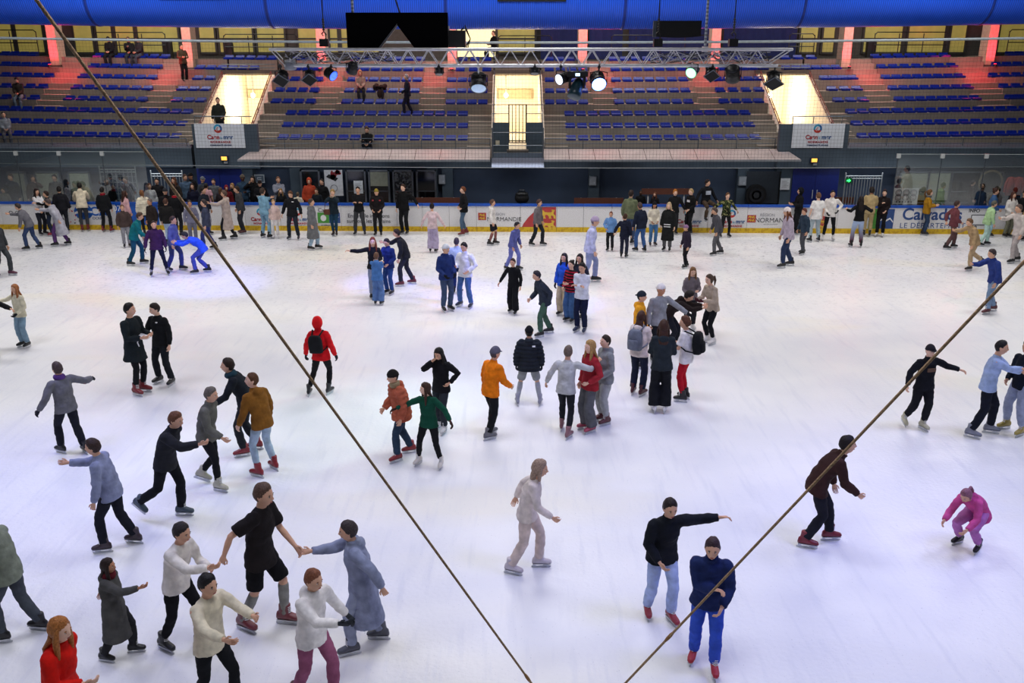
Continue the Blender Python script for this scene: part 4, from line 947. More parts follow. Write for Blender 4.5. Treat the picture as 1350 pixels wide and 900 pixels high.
# barred barriers and the grid gate behind the glass
def barrier(p0, p1, ytop, label, n, Y=36.5, ytop2=None, grid=False):
    a, b = at(p0, ytop, Y), at(p1, ytop, Y); w = (b.x-a.x)/2; h = a.z-.15; r = empty('barrier', ((a.x+b.x)/2, Y, .15)); m = mat('pale steel bar', '9aa0a4', .4, .4)
    for z in (h, h-.1, .2): gg = G(); gg.tube([(-w, 0, z), (w, 0, z)], .025, 6); obj('rail', gg, m, r)
    for j in range(n+1): x = -w+2*w*j/n; gg = G(); gg.tube([(x, 0, 0 if j in (0, n) else .2), (x, 0, h+(.12 if j in (0, n) else 0))], .028 if j in (0, n) else .016, 6); obj('post' if j in (0, n) else 'bar', gg, m, r)
    if grid:
        for k in range(7): z = .3+(h-.35)*k/7; gg = G(); gg.tube([(-w, -.01, z), (w, -.01, z)], .01, 6); obj('cross_bar', gg, m, r)
    tag(r, label, 'barrier'); return r
barrier(1115, 1163, 232, 'pale barred barrier right of the right blue door', 13); barrier(199, 240, 229, 'pale barred barrier behind the left crowd', 10, ytop2=1); barrier(131, 178, 223.5, 'white grid barrier behind the left glass shields', 9, 36.2, grid=True)
r = empty('exit_sign', at(1119, 238, 36.45)); obj('housing', G().box((-.13, 0, -.1), (.13, .05, .1)), mat('green housing', '0e5a2c', .5), r); obj('arrow', G().prism([(-.08, -.01, .03), (0, -.01, .03), (0, -.01, .07), (.08, -.01, 0), (0, -.01, -.07), (0, -.01, -.03), (-.08, -.01, -.03)], V((0, .01, 0))), mat('green glow', '50ff8a', .5, emit='30ff70', es=2.5), r); tag(r, 'small glowing green exit sign on the barred barrier', 'exit sign')
# placard behind the board with outlined characters
def placard(r, w, h, d):
    obj('sheet', G().box((-w, 0, 0), (w, .02, h)), mat('placard white', 'dad8da', .6), r)
    for row in range(2):
        for k in range(3):
            x = -w*.6+w*.6*k; z = h*(.72-.3*row); arcband('outlined_mark', x, z, .10, .125, 0, 360, r, mat('mark grey', '6a6a70', .6), -.006, 12); arcband('outlined_mark', x, z, .05, .07, 30, 330, r, mat('mark pink', 'b08890', .6), -.006, 10)
    g = G(); [g.box((-w*.75+w*.24*k, -.006, h*.1), (-w*.62+w*.24*k, 0, h*.2)) for k in range(6)]; obj('small_marks', g, mat('mark grey', '6a6a70', .6), r)
box_thing('placard', 1179, 248, 1209, 269, 34.6, .02, None, 'white placard with outlined marks leaning on the boards at right', 'placard', placard)
# windows with pale blinds and posts behind the right glass
for n, p0, p1 in ((40, 1187, 1221), (41, 1224, 1251)):
    glazed(n, p0, p1, 226, 268, '', blind=.1)
glazed(42, 1254, 1290, 226, 268, ''); glazed(43, 1293, 1318, 226, 268, '')
for n, p0, p1 in ((44, 8, 40), (45, 44, 84), (46, 88, 124)): glazed(n, p0, p1, 226, 268, '', blind=.02)
r = empty('round_mirror', at(1306, 240, 37.2)); arcband('frame', 0, 0, .42, .5, 0, 360, r, mat('beige ring', '8a7c66', .6), 0, 30); g = G(); g.sect([(V((0, .01, 0)), V((1, 0, 0)), V((0, 0, 1)), .42, .42), (V((0, .03, 0)), V((1, 0, 0)), V((0, 0, 1)), .42, .42)], 28); obj('face', g, mat('mirror face', '3c3c38', .3), r); tag(r, 'large round beige ring on the wall behind the right glass', 'ring')
for k, (px, lb) in enumerate(((1334, 'left'), (1344, 'right'))):
    r = empty('hanging_jacket', at(px, 233, 37.1)); g = G(); g.sect([(V((0, 0, -.75)), V((1, 0, 0)), V((0, 1, 0)), .17, .1), (V((0, 0, -.3)), V((1, 0, 0)), V((0, 1, 0)), .15, .09), (V((0, 0, -.05)), V((1, 0, 0)), V((0, 1, 0)), .13, .06), (V((0, 0, 0)), V((1, 0, 0)), V((0, 1, 0)), .05, .04)], 12)
    obj('body', g, cloth('b8463e'), r, True)
    for s_ in (-1, 1): gg = G(); gg.tube([(s_*.12, 0, -.06), (s_*.2, 0, -.3), (s_*.21, 0, -.6)], .05, 8); obj('sleeve', gg, cloth('b8463e'), r, True)
    tag(r, 'coral red jacket hanging behind the right glass, %s one of two' % lb, 'jacket', 'red jackets on the wall')

# ---------------------------------------------------------------- lighting truss and lamps
TY, TZ0, TZ1, TD = 22.0, 6.39, 6.75, .36
ALW = mat('pale truss aluminium', 'cdcdd2', .35, .3); tx0, tx1 = wx(356, TY, 6.7), wx(1044, TY, 6.7); bx0, bx1 = tx0+.32, tx1-.32
r = empty('lighting_truss', (0, TY, TZ0)); H_ = TZ1-TZ0
for y in (0, TD):
    gg = G(); gg.tube([(tx0, y, H_), (tx1, y, H_)], .036, 10); obj('top_chord', gg, ALW, r, True); gg = G(); gg.tube([(bx0, y, 0), (bx1, y, 0)], .036, 10); obj('bottom_chord', gg, ALW, r, True)
nb = 24
for y in (0, TD):
    for j in range(nb):
        a, b_ = bx0+(bx1-bx0)*j/nb, bx0+(bx1-bx0)*(j+1)/nb; gg = G(); gg.tube([(a-(.32 if j == 0 else 0), y, H_), ((a+b_)/2 if j else a+.0, y, 0), (b_+(.32 if j == nb-1 else 0), y, H_)], .015, 6); obj('brace', gg, ALW, r, True)
for z in (0, H_):
    for j in range(nb):
        a, b_ = bx0+(bx1-bx0)*j/nb, bx0+(bx1-bx0)*(j+1)/nb; gg = G(); gg.tube([(a, 0, z), ((a+b_)/2, TD, z), (b_, 0, z)], .013, 6); obj('brace', gg, ALW, r, True)
for x in (bx0, bx1): gg = G(); gg.tube([(x, 0, 0), (x, TD, 0)], .03, 8); obj('end_bar', gg, ALW, r)
for xa, xb, sd in ((bx0, bx0+2.6, 3), (bx1-2.9, bx1, 4)):      # bundles of cable lying in both ends
    rnd = random.Random(sd)
    for k in range(9):
        gg = G(); x = xa; pts = []
        while x < xb: pts.append((x, rnd.uniform(.08, TD-.08), rnd.uniform(.04, H_-.04))); x += rnd.uniform(.12, .3)
        gg.tube(pts, .012, 5); obj('cable', gg, mat('pale cable', '9a9aa8', .5) if k % 3 else BLK, r)
tag(r, 'long silver lattice truss hanging across the hall with lamps below', 'lighting truss')
def hoist(px, pt, pb, lb):
    a, b_ = at(px, pb, TY+.18), at(px, pt, TY+.18); r = empty('chain_hoist', (a.x, TY+.18, TZ1+.03)); h = 5.2
    obj('motor', G().box((-.1, -.09, .03), (.1, .09, .2)), BLK, r); gg = G(); gg.tube([(.04, 0, .2), (.05, 0, .3), (0, 0, .36), (-.05, 0, .31), (-.02, 0, .27)], .018, 6); obj('hook', gg, BLK, r)
    gg = G(); gg.tube([(0, 0, .36+h*k/20) for k in range(21)], .014, 5); obj('chain', gg, BLK, r)
    g = G()
    for k in range(5): g.ell((.0, .0, .4+.055*k), .03, .02, .03, None, 6, 5)
    obj('link', g, BLK, r); tag(r, lb, 'chain hoist')
hoist(428, 36, 62, 'black chain hoist lifting the left part of the truss'); hoist(966, 36, 62, 'black chain hoist lifting the right part of the truss'); hoist(867, 50, 62, 'small black chain hoist beside the sagging black sheet')
for px, zt, lb in ((467, 10, 'pale hanging rod above the left of the black panel'), (930, 12.6, 'pale hanging rod right of the middle of the truss')):
    p = at(px, 60, TY+.18); r = empty('hanging_rod', (p.x, TY+.2, 0)); gg = G(); gg.tube([(0, 0, TZ1+(.75 if px < 500 else 0)), (0, 0, 12.9)], .03, 8); obj('rod', gg, mat('perforated pale rod', 'a8aeb6', .4, kind='stripes', scale=12, c2='6c727a'), r); obj('clamp', G().box((-.06, -.06, TZ1+(.7 if px < 500 else -.06)), (.06, .06, TZ1+(.8 if px < 500 else .06))), ALW, r); tag(r, lb, 'rod')
p0, p1 = at(458, 63, TY+.1), at(590, 16.5, TY+.1); n0, n1, n2 = at(500, 62, TY+.1), at(523.5, 33, TY+.1), at(546, 62, TY+.1)
r = empty('hanging_screen', (0, TY+.1, 0)); obj('face', G().prism([(p0.x, 0, p0.z), (n0.x, 0, p0.z), (n1.x, 0, n1.z), (n2.x, 0, p0.z), (p1.x, 0, p0.z), (p1.x, 0, p1.z), (p0.x, 0, p1.z)], V((0, .1, 0))), mat('matte black panel', '050507', 1., spec=.05), r)
obj('edge_trim', G().prism([(n0.x-.02, -.012, p0.z), (n1.x, -.012, n1.z+.03), (n1.x, -.012, n1.z-.02), (n0.x+.04, -.012, p0.z)], V((0, .12, 0))), mat('grey edge', '4a4a50', .5), r)
gg = G(); gg.tube([(p1.x-1.1, .05, p1.z), (p1.x-1.25, .05, p1.z+.5), (p1.x-1.5, .05, p1.z+2.5)], .02, 6); obj('sling', gg, BLK, r); tag(r, 'wide matte black panel with a triangular notch above the truss', 'panel')
a, b_ = at(591.5, 62.5, TY+.3), at(613, 40, TY+.3); r = empty('projector', (0, TY+.3, 0)); obj('housing', G().box((a.x, 0, a.z), (b_.x, .35, b_.z)), BLK, r); obj('bracket', G().box((a.x-.07, .05, a.z+.02), (a.x+.02, .15, b_.z+.1)), ALW, r)
for k in range(3): gg = G(); gg.tube([(b_.x-.1, .1, b_.z), (b_.x+.0, .05, b_.z+.12-.04*k), (b_.x+.12, .05, (a.z+b_.z)/2), (b_.x+.06-.04*k, .05, a.z)], .012, 5); obj('cable', gg, BLK, r)
tag(r, 'black box with looping cables just right of the notched panel', 'projector')
a, b_ = at(862, 39, TY+1), at(924, 48, TY+1); r = empty('black_sheet', (0, TY+1, 0)); n = 12; g = G(); g.prism([(a.x, 0, a.z+.2), (b_.x, 0, a.z+.2)]+[(b_.x+(a.x-b_.x)*k/n, 0, b_.z-.03*sin(pi*k/n)) for k in range(n+1)], V((0, .03, 0))); obj('cloth', g, mat('black drape', '0a0a0e', .8), r); obj('end_plate', G().box((a.x-.02, -.02, b_.z-.02), (a.x+.06, .04, a.z+.2)), STEEL, r); tag(r, 'sagging black hanging sheet under the blue duct', 'drape')
def aim(o, d): return d.to_track_quat('-Z', 'Y').to_matrix()
def lamp(px, py, r_, d, lens, es, label, body='0d0e12', frame=False, long=1.6, flood=False, silver=False, dy=0.):
    p = at(px, py, TY+.05+dy); d = V(d).normalized(); z = -d; x = V((0, 0, 1)).cross(z); x = x.normalized() if x.length > .01 else V((1, 0, 0)); y = z.cross(x)
    r = empty('stage_lamp', p); m = mat('lamp body '+body, body, .4)
    g = G(); g.sect([(d*(r_*k), x, y, r_*w, r_*w) for k, w in ((-long, .55), (-long*.9, .75), (-long*.3, .85), (.0, .95), (.35, 1.0), (.38, .96))], 18); obj('housing', g, m, r, True)
    g = G()
    for k in range(5): g.sect([(-d*(r_*(long*.35+.16*k)), x, y, r_*.92, r_*.92), (-d*(r_*(long*.35+.16*k+.06)), x, y, r_*.92, r_*.92)], 16)
    obj('cooling_fin', g, m, r)
    g = G(); g.sect([(d*(r_*.36), x, y, r_*.9, r_*.9), (d*(r_*.42), x, y, r_*.82, r_*.82), (d*(r_*.46), x, y, r_*.5, r_*.5)], 16)
    obj('lens', g, mat('lens '+lens+str(es), lens, .15, emit=lens if es else None, es=es, spec=.9), r, True)
    top = V((0, TY+.0-p.y, TZ0-p.z-.01)) if dy == 0 else V((0, 0, TZ0-p.z))
    g = G(); h = r_*1.2
    g.tube([x*(r_*1.02), x*(r_*1.05)+V((0, 0, h)), V((0, 0, h*1.15)), x*(-r_*1.05)+V((0, 0, h)), x*(-r_*1.02)], .016, 6); obj('yoke', g, BLK, r)
    g = G(); g.tube([V((0, 0, h*1.12)), top], .02, 6); g.ell(top, .05, .045, .05, None, 8, 6); obj('clamp', g, ALW if silver else BLK, r)
    if frame:
        g = G(); c = d*(r_*.5)
        q = [c+(x*cos(a)+y*sin(a))*(r_*1.45) for a in (0, pi/2, pi, 3*pi/2)]
        g.tube(q+[q[0]], .014, 6); obj('filter_frame', g, mat('frame grey', '5a6270', .4), r); g = G(); g.loft([[c+(v-c)*.98 for v in q], [c+(v-c)*.98+d*.008 for v in q]]); obj('filter', g, mat('dark filter', '0c0d10', .6, spec=.2), r)
    tag(r, label, 'lamp'); return p
lamp(371, 104, .14, (-.1, -.7, -.6), '1c1e22', 0, 'black lamp with diamond frame, leftmost under the truss', frame=True); lamp(408, 103, .13, (.1, -.7, -.6), '1c1e22', 0, 'black lamp with diamond frame, second from the left under the truss', frame=True)
lamp(438, 99, .13, (.75, -.5, -.45), '2848ff', 4, 'black lamp glowing blue near the left of the truss'); lamp(464, 93, .13, (-.3, .4, -.8), '1c1e22', 0, 'dark unlit lamp between the blue one and the notched panel')
lamp(383, 88, .14, (0, .2, -1), 'd0d4dc', 0, 'silver reflector lamp close under the left end of the truss', body='9a9ea8', long=.8, silver=True); lamp(579, 96, .1, (0, -.4, -.9), '1c1e22', 0, 'small black lamp alone left of the round disco lamp')
lamp(631, 113, .2, (.0, -.55, -.75), '9ab4d0', .5, 'big round black lamp with pale lens left of the central opening', silver=True); lamp(705, 95, .11, (0, -.4, -.9), '1c1e22', 0, 'small dark lamp over the central opening')
lamp(739, 104, .14, (-.7, -.6, -.25), 'd8e4ff', 2, 'dark lamp with white lens facing left, right of the opening'); lamp(789, 109, .19, (.1, -.85, -.5), '5a88ff', 14, 'dazzling blue white lamp right of the moving head')
lamp(912, 95, .14, (-.5, -.75, -.42), '7cff98', 4, 'silver lamp with bright green white lens', body='7a7e88', silver=True); lamp(938, 98, .13, (0, -.7, -.6), '1c1e22', 0, 'black square framed lamp beside the green lamp', frame=True)
lamp(966, 101, .18, (.2, .6, -.75), '1c1e22', 0, 'large black lamp turned away between the framed ones', frame=False); lamp(1020, 107, .16, (-.1, -.6, -.7), '1c1e22', 0, 'black lamp with diamond frame, rightmost under the truss', frame=True, dy=.01)
p = at(761, 98, TY+.05); r = empty('moving_head_lamp', p); obj('base', G().box((-.24, -.16, -.05), (.24, .16, .07)), BLK, r); obj('display', G().box((-.05, -.175, -.03), (.05, -.16, .03)), mat('display glow', 'd8f0ff', .4, emit='c8e8ff', es=2.5), r)
g = G(); g.box((-.2, -.09, -.32), (-.14, .09, -.05)); g.box((.14, -.09, -.32), (.2, .09, -.05)); g.box((-.2, -.09, -.08), (.2, .09, -.05)); link('yoke', remesh(g, .02, 1), r).data.materials.append(BLK)
g = G(); d = V((-.3, -.5, -.8)).normalized(); x = V((1, 0, 0)); x = (x-d*x.dot(d)).normalized(); y = d.cross(x); c = V((0, 0, -.28)); g.sect([(c+d*k, x, y, w, w) for k, w in ((-.2, .07), (-.14, .11), (0, .14), (.16, .155), (.27, .16), (.28, .14))], 18); obj('head', g, mat('teal lit black', '123038', .35), r, True)
for s_ in (-.18, .18): gg = G(); gg.tube([(s_, 0, .07), (s_, 0, TZ0-p.z)], .02, 6); obj('clamp', gg, ALW, r)
tag(r, 'large moving head lamp tinted teal, hanging under the truss', 'lamp')
# ---------------------------------------------------------------- bracing ropes in the foreground
def rope(pts, rad, label, knot):
    r = empty('bracing_rope', pts[0]); q = [V(p)-V(pts[0]) for p in pts]
    gg = G(); gg.tube([q[0].lerp(q[1], k/24) for k in range(25)], rad, 8); obj('strand', gg, mat('tan rope', 'a88a68', .8, kind='noise', scale=60, amt=.35, bump=.6, bscale=90), r, True)
    d = (q[1]-q[0]).normalized(); k = V(knot)-V(pts[0]); k = q[0]+d*((k-q[0]).dot(d))
    g = G(); g.tube([k-d*.06, k-d*.025, k+d*.025, k+d*.06], [rad*1.05, rad*1.5, rad*1.5, rad*1.05], 8); obj('knot', g, mat('knot tan', '9a7040', .8), r, True)
    sdv = d.cross(V((0, 0, 1))).normalized()
    g = G(); g.tube([k-d*.02, k+d*.12+sdv*.035, k+d*.24+sdv*.06], rad*.6, 6); obj('loose_end', g, mat('tan rope', 'a88a68', .8), r, True)
    if len(knot) and rad > .0096: g = G(); g.tube([k+d*.02, k-d*.1-sdv*.03, k-d*.2-sdv*.05], rad*.6, 6); obj('loose_end', g, mat('tan rope', 'a88a68', .8), r, True)
    tag(r, label, 'rope')
def ray(px, py, dist): return gp(px, py)*1.0 if dist is None else V((0, 0, HC))+(at(px, py, 10)-V((0, 0, HC))).normalized()*dist
rope([ray(30, -25, 5.2), ray(722, 930, 8.6)], .0095, 'long tan bracing rope running from top left to bottom centre', ray(681, 866, 8.4))
rope([ray(1385, 308, 6.0), ray(800, 926, 8.6)], .0098, 'tan bracing rope running from the right edge to bottom centre', ray(893, 824, 8.0))
# ---------------------------------------------------------------- light
def area(loc, rot, sx, sy, e, col=(1, 1, 1), spread=170):
    l = bpy.data.lights.new('hall_and_fill_light', 'AREA'); l.shape = 'RECTANGLE'; l.size = sx; l.size_y = sy; l.energy = e; l.color = col; l.spread = radians(spread)
    o = bpy.data.objects.new('hall_and_fill_light', l); COL.objects.link(o); o.location = loc; o.rotation_euler = rot
for x in (-13, 0, 13):
    for y, e in ((6, 300), (15, 310), (24, 415)):
        area((x, y, 12.6), (0, 0, 0), 5, 3, e, (.9, .91, 1) if y < 20 else (1, .97, .92), 130)
for x in (-14, 0, 14): area((x, 30.5, 12.2), (radians(-4), 0, 0), 6, 2, 440, (1, .965, .92), 150)
for x in (-16, -5, 5, 16): area((x, 41.5, 12.4), (0, 0, 0), 5, 2, 260, (1, .95, .88), 160)
for x in (-15, -5, 5, 15): area((x, 30.5, 11.4), (radians(62), 0, 0), 6, .8, 70, (.75, .85, 1), 110)  # added fill lights without fixtures, to brighten the duct
for x in (-16, -5.5, 5.5, 16): area((x, 38.3, 10.6), (radians(44), 0, 0), 6, .6, 190, (1, .95, .88), 140)  # extra unseen lights put in to lift the shadowed upper risers
for x in (-16, -8, 0, 8, 16): area((x, 36.3, 2.22), (radians(35), 0, 0), 6, .12, 17, (.85, .92, 1), 170)  # invented strips under the canopy, added to brighten the gallery wall
def spot(src, dst, e, col, ang, blend=1., rad=.25):
    l = bpy.data.lights.new('stage_beam', 'SPOT'); l.energy = e; l.color = col; l.spot_size = radians(ang); l.spot_blend = blend; l.shadow_soft_size = rad
    o = bpy.data.objects.new('stage_beam', l); COL.objects.link(o); o.location = src; o.rotation_euler = (V(dst)-V(src)).to_track_quat('-Z', 'Y').to_euler()
BLU_ = (.16, .2, 1.); LAV = (.22, .25, 1.)
T_ = lambda px: V((wx(px, TY, 6.3), TY-.1, 6.05))
spot(T_(789), gp(600, 385), 3000, BLU_, 30); spot(T_(789), gp(745, 400), 2200, BLU_, 22); spot(T_(438), gp(255, 365), 3400, BLU_, 32); spot(T_(438), gp(500, 372), 2200, BLU_, 20)
spot((-9, 14, 11.5), gp(60, 640), 2200, LAV, 44, 1., 1.6); spot((8, 8, 11.8), gp(1040, 760), 2000, LAV, 54, 1., 1.8); spot((3, 12, 11.8), gp(700, 470), 1700, LAV, 44, 1., 1.6); spot((12, 14, 11.8), gp(1250, 650), 1600, LAV, 42, 1., 1.6); spot((-6, 10, 11.8), gp(330, 760), 900, LAV, 44, 1., 1.6)
spot(T_(912), gp(450, 560), 1500, (.5, 1., .85), 28, 1., .8)
w = bpy.data.worlds.new('hall_ambient'); scn.world = w; w.use_nodes = True; w.node_tree.nodes['Background'].inputs[0].default_value = (.55, .6, .75, 1); w.node_tree.nodes['Background'].inputs[1].default_value = .10
scn.view_settings.view_transform = 'Standard'; scn.view_settings.look = 'None'; scn.view_settings.exposure = 0
try:
    scn.cycles.use_denoising = True; scn.cycles.max_bounces = 6; scn.cycles.transparent_max_bounces = 16; scn.cycles.sample_clamp_indirect = 4
except Exception: pass
# ---------------------------------------------------------------- the skaters and the crowd
P = person
def B(x, hy, yaw, label, Y=35.5, **k): p = at(x, hy, Y); return person(x, 305, hy, yaw, label, base=(p.x, Y, .15), ice=False, far=True, **k)
def Q(x, hy, H, yaw, label, **k): p = gp(x, hy, H); return person(x, hy, hy, yaw, label, base=(p.x, p.y, 0), height=H, **k)
st2 = ((.12, .16, 0, 0), (.12, -.2, .0, 0)); st3 = ((.12, -.22, .05, 0, 20), (.12, .18, 0, 0)); st1 = ((.12, .1, 0, 0), (.12, -.1, 0, 0)); kick = ((.1, .1, 0, 0), (.14, -.42, .16, 0, 30)); wide = ((.24, 0, 0, 0), (.24, 0, 0, 0)); w2 = ((.17, 0, 0, 0), (.17, 0, 0, 0))
# standing still on the ice
pa = P(185, 519, 400, 72, 'young man in long black tunic and red skates facing a friend at left', ('tunic', '1b2327'), ('skinny', '15161a'), ('short', '14100e'), R='front', L='front', skate='7a1f28', look=10)
pb = P(219, 506, 399, -22, 'young man in black sweatshirt with small white mark and black white skates', ('sweater', '15171a'), ('straight', '1b1f25'), ('short', '221612'), 'p', R=(-.02, .32, -.3), L='down', skate='2a2a2e', feet=w2, look=-25, nod=12, logo=(.07, .27, .035, .02, 'e8e8e8', 1))
pr = P(427, 521, 417, 168, 'skater in bright red hooded jacket seen from behind with black pack', ('hoodie', 'd0141e'), ('skinny', '17171b'), None, hood='d8161e', L=(.17, .06, -.5), R=(.15, .06, -.5), feet=((.3, -.08, 0, 0), (.08, .1, 0, 0)), side=4, gloves='22222a', skate='24262a')
backpack(pr, '17181c', 'soft black drawstring bag on the back of the red hooded skater', .3, .38, .13, True)
P(331, 597, 466, -78, 'man in black jacket leaning forward beside the man in tan hoodie', ('jacket', '1a1f27'), ('straight', '26282e'), ('short', '2a1c14'), lean=24, L='lean', R='back', height=1.86, skate='8a2a34', scarf='24404e', nod=-14, crouch=.02, feet=st1)
P(352, 624, 491, -125, 'man in tan hoodie and pale blue jeans bending forward on red skates', ('hoodie', '85581f'), ('skinny', 'a6bace'), ('crop', '5a3a22'), 'p', lean=15, L=(.1, .14, -.5), R='down', height=1.82, skate='8a1f2a', look=50, nod=-14, feet=w2, crouch=.02)
P(532, 603, 484, -62, 'man in salmon puffer jacket and jeans skating left past the green sweater girl', ('puffer', 'b05c44'), ('straight', '2b3c52'), ('short', '17120f'), cap=('beanie', '1e1a1a'), scarf='9a8a6c', lean=12, feet=st2, skate='8a2028', L='down', R='low')
P(567, 614, 504, -18, 'girl in dark green sweater with both arms spread, pale long skates', ('sweater', '0e4a38'), ('skinny', '17181b'), ('long', '3e261a'), 'p', L=(.36, .1, -.36), R=(.44, .16, -.2), look=-50, female=True, feet=wide, gloves='3a2420', skate='d8d2cc', side=-3)
P(583, 567, 457, -28, 'long-haired person in black hoodie behind the girl in green', ('hoodie', '15161a'), ('straight', '2b3138'), ('long', '17110f'), L='hips', R='face', skate='d0d0d0', nod=18, female=True, feet=st1)
P(647, 576, 458, 130, 'skater in bright orange jacket seen from behind with black trousers', ('jacket', 'ea7d10'), ('straight', '17181c'), ('short', '4a4048'), lean=10, R='swingf', L='down', feet=((.06, .05, 0, 0), (.08, -.12, 0, 0)), skate='6a6a70', cap=('cap', '5a5868'))
P(697, 534, 430, 178, 'boy in black puffer jacket, grey shorts and black beanie seen from behind', ('puffer', '20262e'), ('shorts', '8d9296'), ('short', '17120f'), cap=('beanie', '14161b'), gloves='1a1c20', feet=wide, skate='8e90a0', socks='a2a6ac', logo=(-.1, .27, .06, .025, 'eceef2', -1))
P(745, 572, 456, 160, 'blurred skater in pale grey sweater waving beside the girl in red', ('sweater', 'b6b8ba'), ('skinny', '1e2026'), ('crop', '6a5c52'), R=(.34, .28, .02), L='outlow', lean=8, skate='8a6068', feet=st2)
P(776, 568, 449, -62, 'fair-haired girl in dark red jacket and grey trousers with pink skates', ('jacket', '9c2630'), ('wide', '5e5f63'), ('long', 'a8834e'), 'p', L='pocket', R='down', female=True, skate='b04a60')
P(796, 558, 442, -68, 'boy in grey hoodie and light grey joggers behind the girl in red', ('hoodie', '85898c'), ('jogger', 'a8aaaa'), ('crop', '2c2019'), 'p', L='low', R='down', gloves='202226', skate='5a2a30')
pc_ = P(840, 521, 411, 148, 'girl in cream hoodie and navy jeans wearing a grey backpack', ('hoodie', 'e2d4cc'), ('straight', '1c2238'), ('long', '44281d'), L='front', R='front', female=True, gloves='1a1a20', skate='4a1c24')
backpack(pc_, '6e7480', 'grey backpack on the girl in the cream hoodie', .3, .42, .16)
Q(845, 384, 1.76, 72, 'young man in yellow hoodie and dark cap behind the grey backpack', top=('hoodie', 'e6a022'), legs=('straight', '2a2c34'), hair=('short', '2a1c16'), cap=('backcap', '232a34'), R='low')
Q(871, 374, 1.86, 22, 'tall man in white cap and grey sweatshirt stretching one arm right', top=('sweater', '8d9096'), legs=('straight', '1c1e24'), hair=('short', '5a4034'), skin='b', cap=('backcap', 'e8e4e4'), L=(.36, .3, -.3), R='down', gloves='1c1e24', look=15)
P(869, 544, 423, 174, 'girl with long brown hair in slate hoodie and wide black trousers seen from behind', ('hoodie', '252d33'), ('wide', '15171d'), ('long', '3c2218'), L='front', R='front', female=True, skate='e4e0e0')
pe = P(901, 528, 418, -118, 'boy in white t-shirt and red trousers wearing a black backpack', ('tee', 'e8e4e4'), ('skinny', 'b81428'), ('curly', '5c3828'), L='front', R='front', skate='1c1c20', lean=5, look=20)
backpack(pe, '15171b', 'black backpack on the boy in red trousers', .31, .44, .18)
P(908, 434, 352, 4, 'girl with long hair in brown grey sweater facing the camera', ('sweater', '6e666c'), ('straight', '1d1d24'), ('long', '7a5638'), 'p', L='front', R='low', female=True, skate='d8d4d4', nod=10)
P(884, 462, 0, 78, 'person in dark brown hoodie bending double towards the girl in beige', ('hoodie', '241b1a'), ('straight', '1c1e28'), ('curly', '1a1210'), lean=52, L='fwd', R='fwd', height=1.74, crouch=.05, hipy=-.12, feet=st1)
P(936, 453, 359, -62, 'girl in beige sweater with ponytail, black leggings and white skates', ('sweater', 'b6a696'), ('skinny', '17171b'), ('pony', '4a382c'), 'p', lean=14, L='front', R='front', gloves='4a1c28', female=True, skate='ece8e8', crouch=.03, height=1.78)
P(589, 410, 322, 32, 'boy in navy hoodie and pale cap standing beside the man in white jacket', ('hoodie', '22346a'), ('straight', '3c4c68'), ('short', '2a1c16'), cap=('backcap', 'c8ccd6'), L='low', R='low', gloves='15171c', skate='17181c', look=20)
P(614, 405, 319, -28, 'man in white jacket and blue jeans talking to the boy in navy hoodie', ('jacket', 'e8e8ee'), ('straight', '4a6aa0'), ('short', '1a1614'), L='pocket', R='front', skate='2a3040', feet=w2, nod=12)
P(603, 387, 314, 172, 'blurred skater in pale blue behind the navy hoodie boy and white jacket man', ('jacket', 'b4c4ec'), ('straight', '22305a'), ('short', '3a3040'), far=True)
P(677, 413, 340, -24, 'boy all in black with wide trousers gliding alone near the middle', ('sweater', '111216'), ('wide', '131419'), ('short', '3a2620'), L='down', R='outlow', feet=st1, lean=4)
P(718, 442, 372, -70, 'leaning blurred skater in dark jacket and green trousers left of the blue group', ('jacket', '2c3440'), ('straight', '42604f'), ('short', '2a2430'), lean=22, height=1.72, feet=st2, L='back', R='low')
P(495, 393, 313, 8, 'red-haired girl in black top stretching an arm left under blue light', ('sweater', '17181c'), ('straight', '8a94b0'), ('long', '7a3a24'), 'p', R='side', L='front', female=True)
P(514, 388, 314, -32, 'boy in navy jacket hugging a friend under blue light', ('jacket', '20306c'), ('straight', '2c4a8a'), ('short', '1c1a24'), R='hug', L='low', nod=15)
P(499, 402, 333, 170, 'person in blue denim seen from behind hugging the boy in navy', ('hoodie', '4a78b8'), ('wide', '5a7ab0'), ('short', '6a4c3c'), L='hug', R='hug')
P(743, 416, 334, -32, 'girl in bright blue jacket and beige trousers left in the group of four', ('jacket', '2656c4'), ('wide', 'b8a890'), ('long', '1c1412'), female=True, L='low', R='down', gloves='1a1c28')
P(752, 424, 343, -40, 'girl in red and black striped sweater and wide blue jeans', ('sweater', '1a1418', dict(kind='stripes', scale=14, c2='a01a34')), ('wide', '3c5c8c'), ('bun', '1c1614'), 'p', L='front', R='low', female=True)
Q(765, 335, 1.72, -30, 'long-haired girl in dark top behind the boy in white sweatshirt', top=('sweater', '2a2c3a'), legs=('straight', '1c2440'), hair=('long', '1c1212'), female=True)
P(766, 438, 346, -28, 'boy in white sweatshirt with folded arms and navy track trousers', ('sweater', 'dde0ea'), ('straight', '141c38'), ('short', '1a1614'), L='cross', R='cross', skate='2a3450', nod=10)
P(211, 363, 290, 22, 'man in purple hoodie with dark tights skating towards the camera at left', ('hoodie', '3c2048'), ('skinny', '141830'), ('crop', '2a1c1c'), L='down', R=(.16, .06, -.5), gloves='17171c', feet=wide, lean=4)
P(181, 349, 0, 100, 'blurred skater in teal jacket leaning right near the left boards', ('jacket', '0e6a72'), ('straight', '174a66'), ('short', '4a3428'), lean=26, height=1.78, feet=st2, R='swingf')
P(232, 357, 284, 85, 'blurred skater in dusky blue behind the purple hoodie man', ('jacket', '565e96'), ('straight', '39407a'), ('short', '3a2c30'), feet=st2, lean=8)
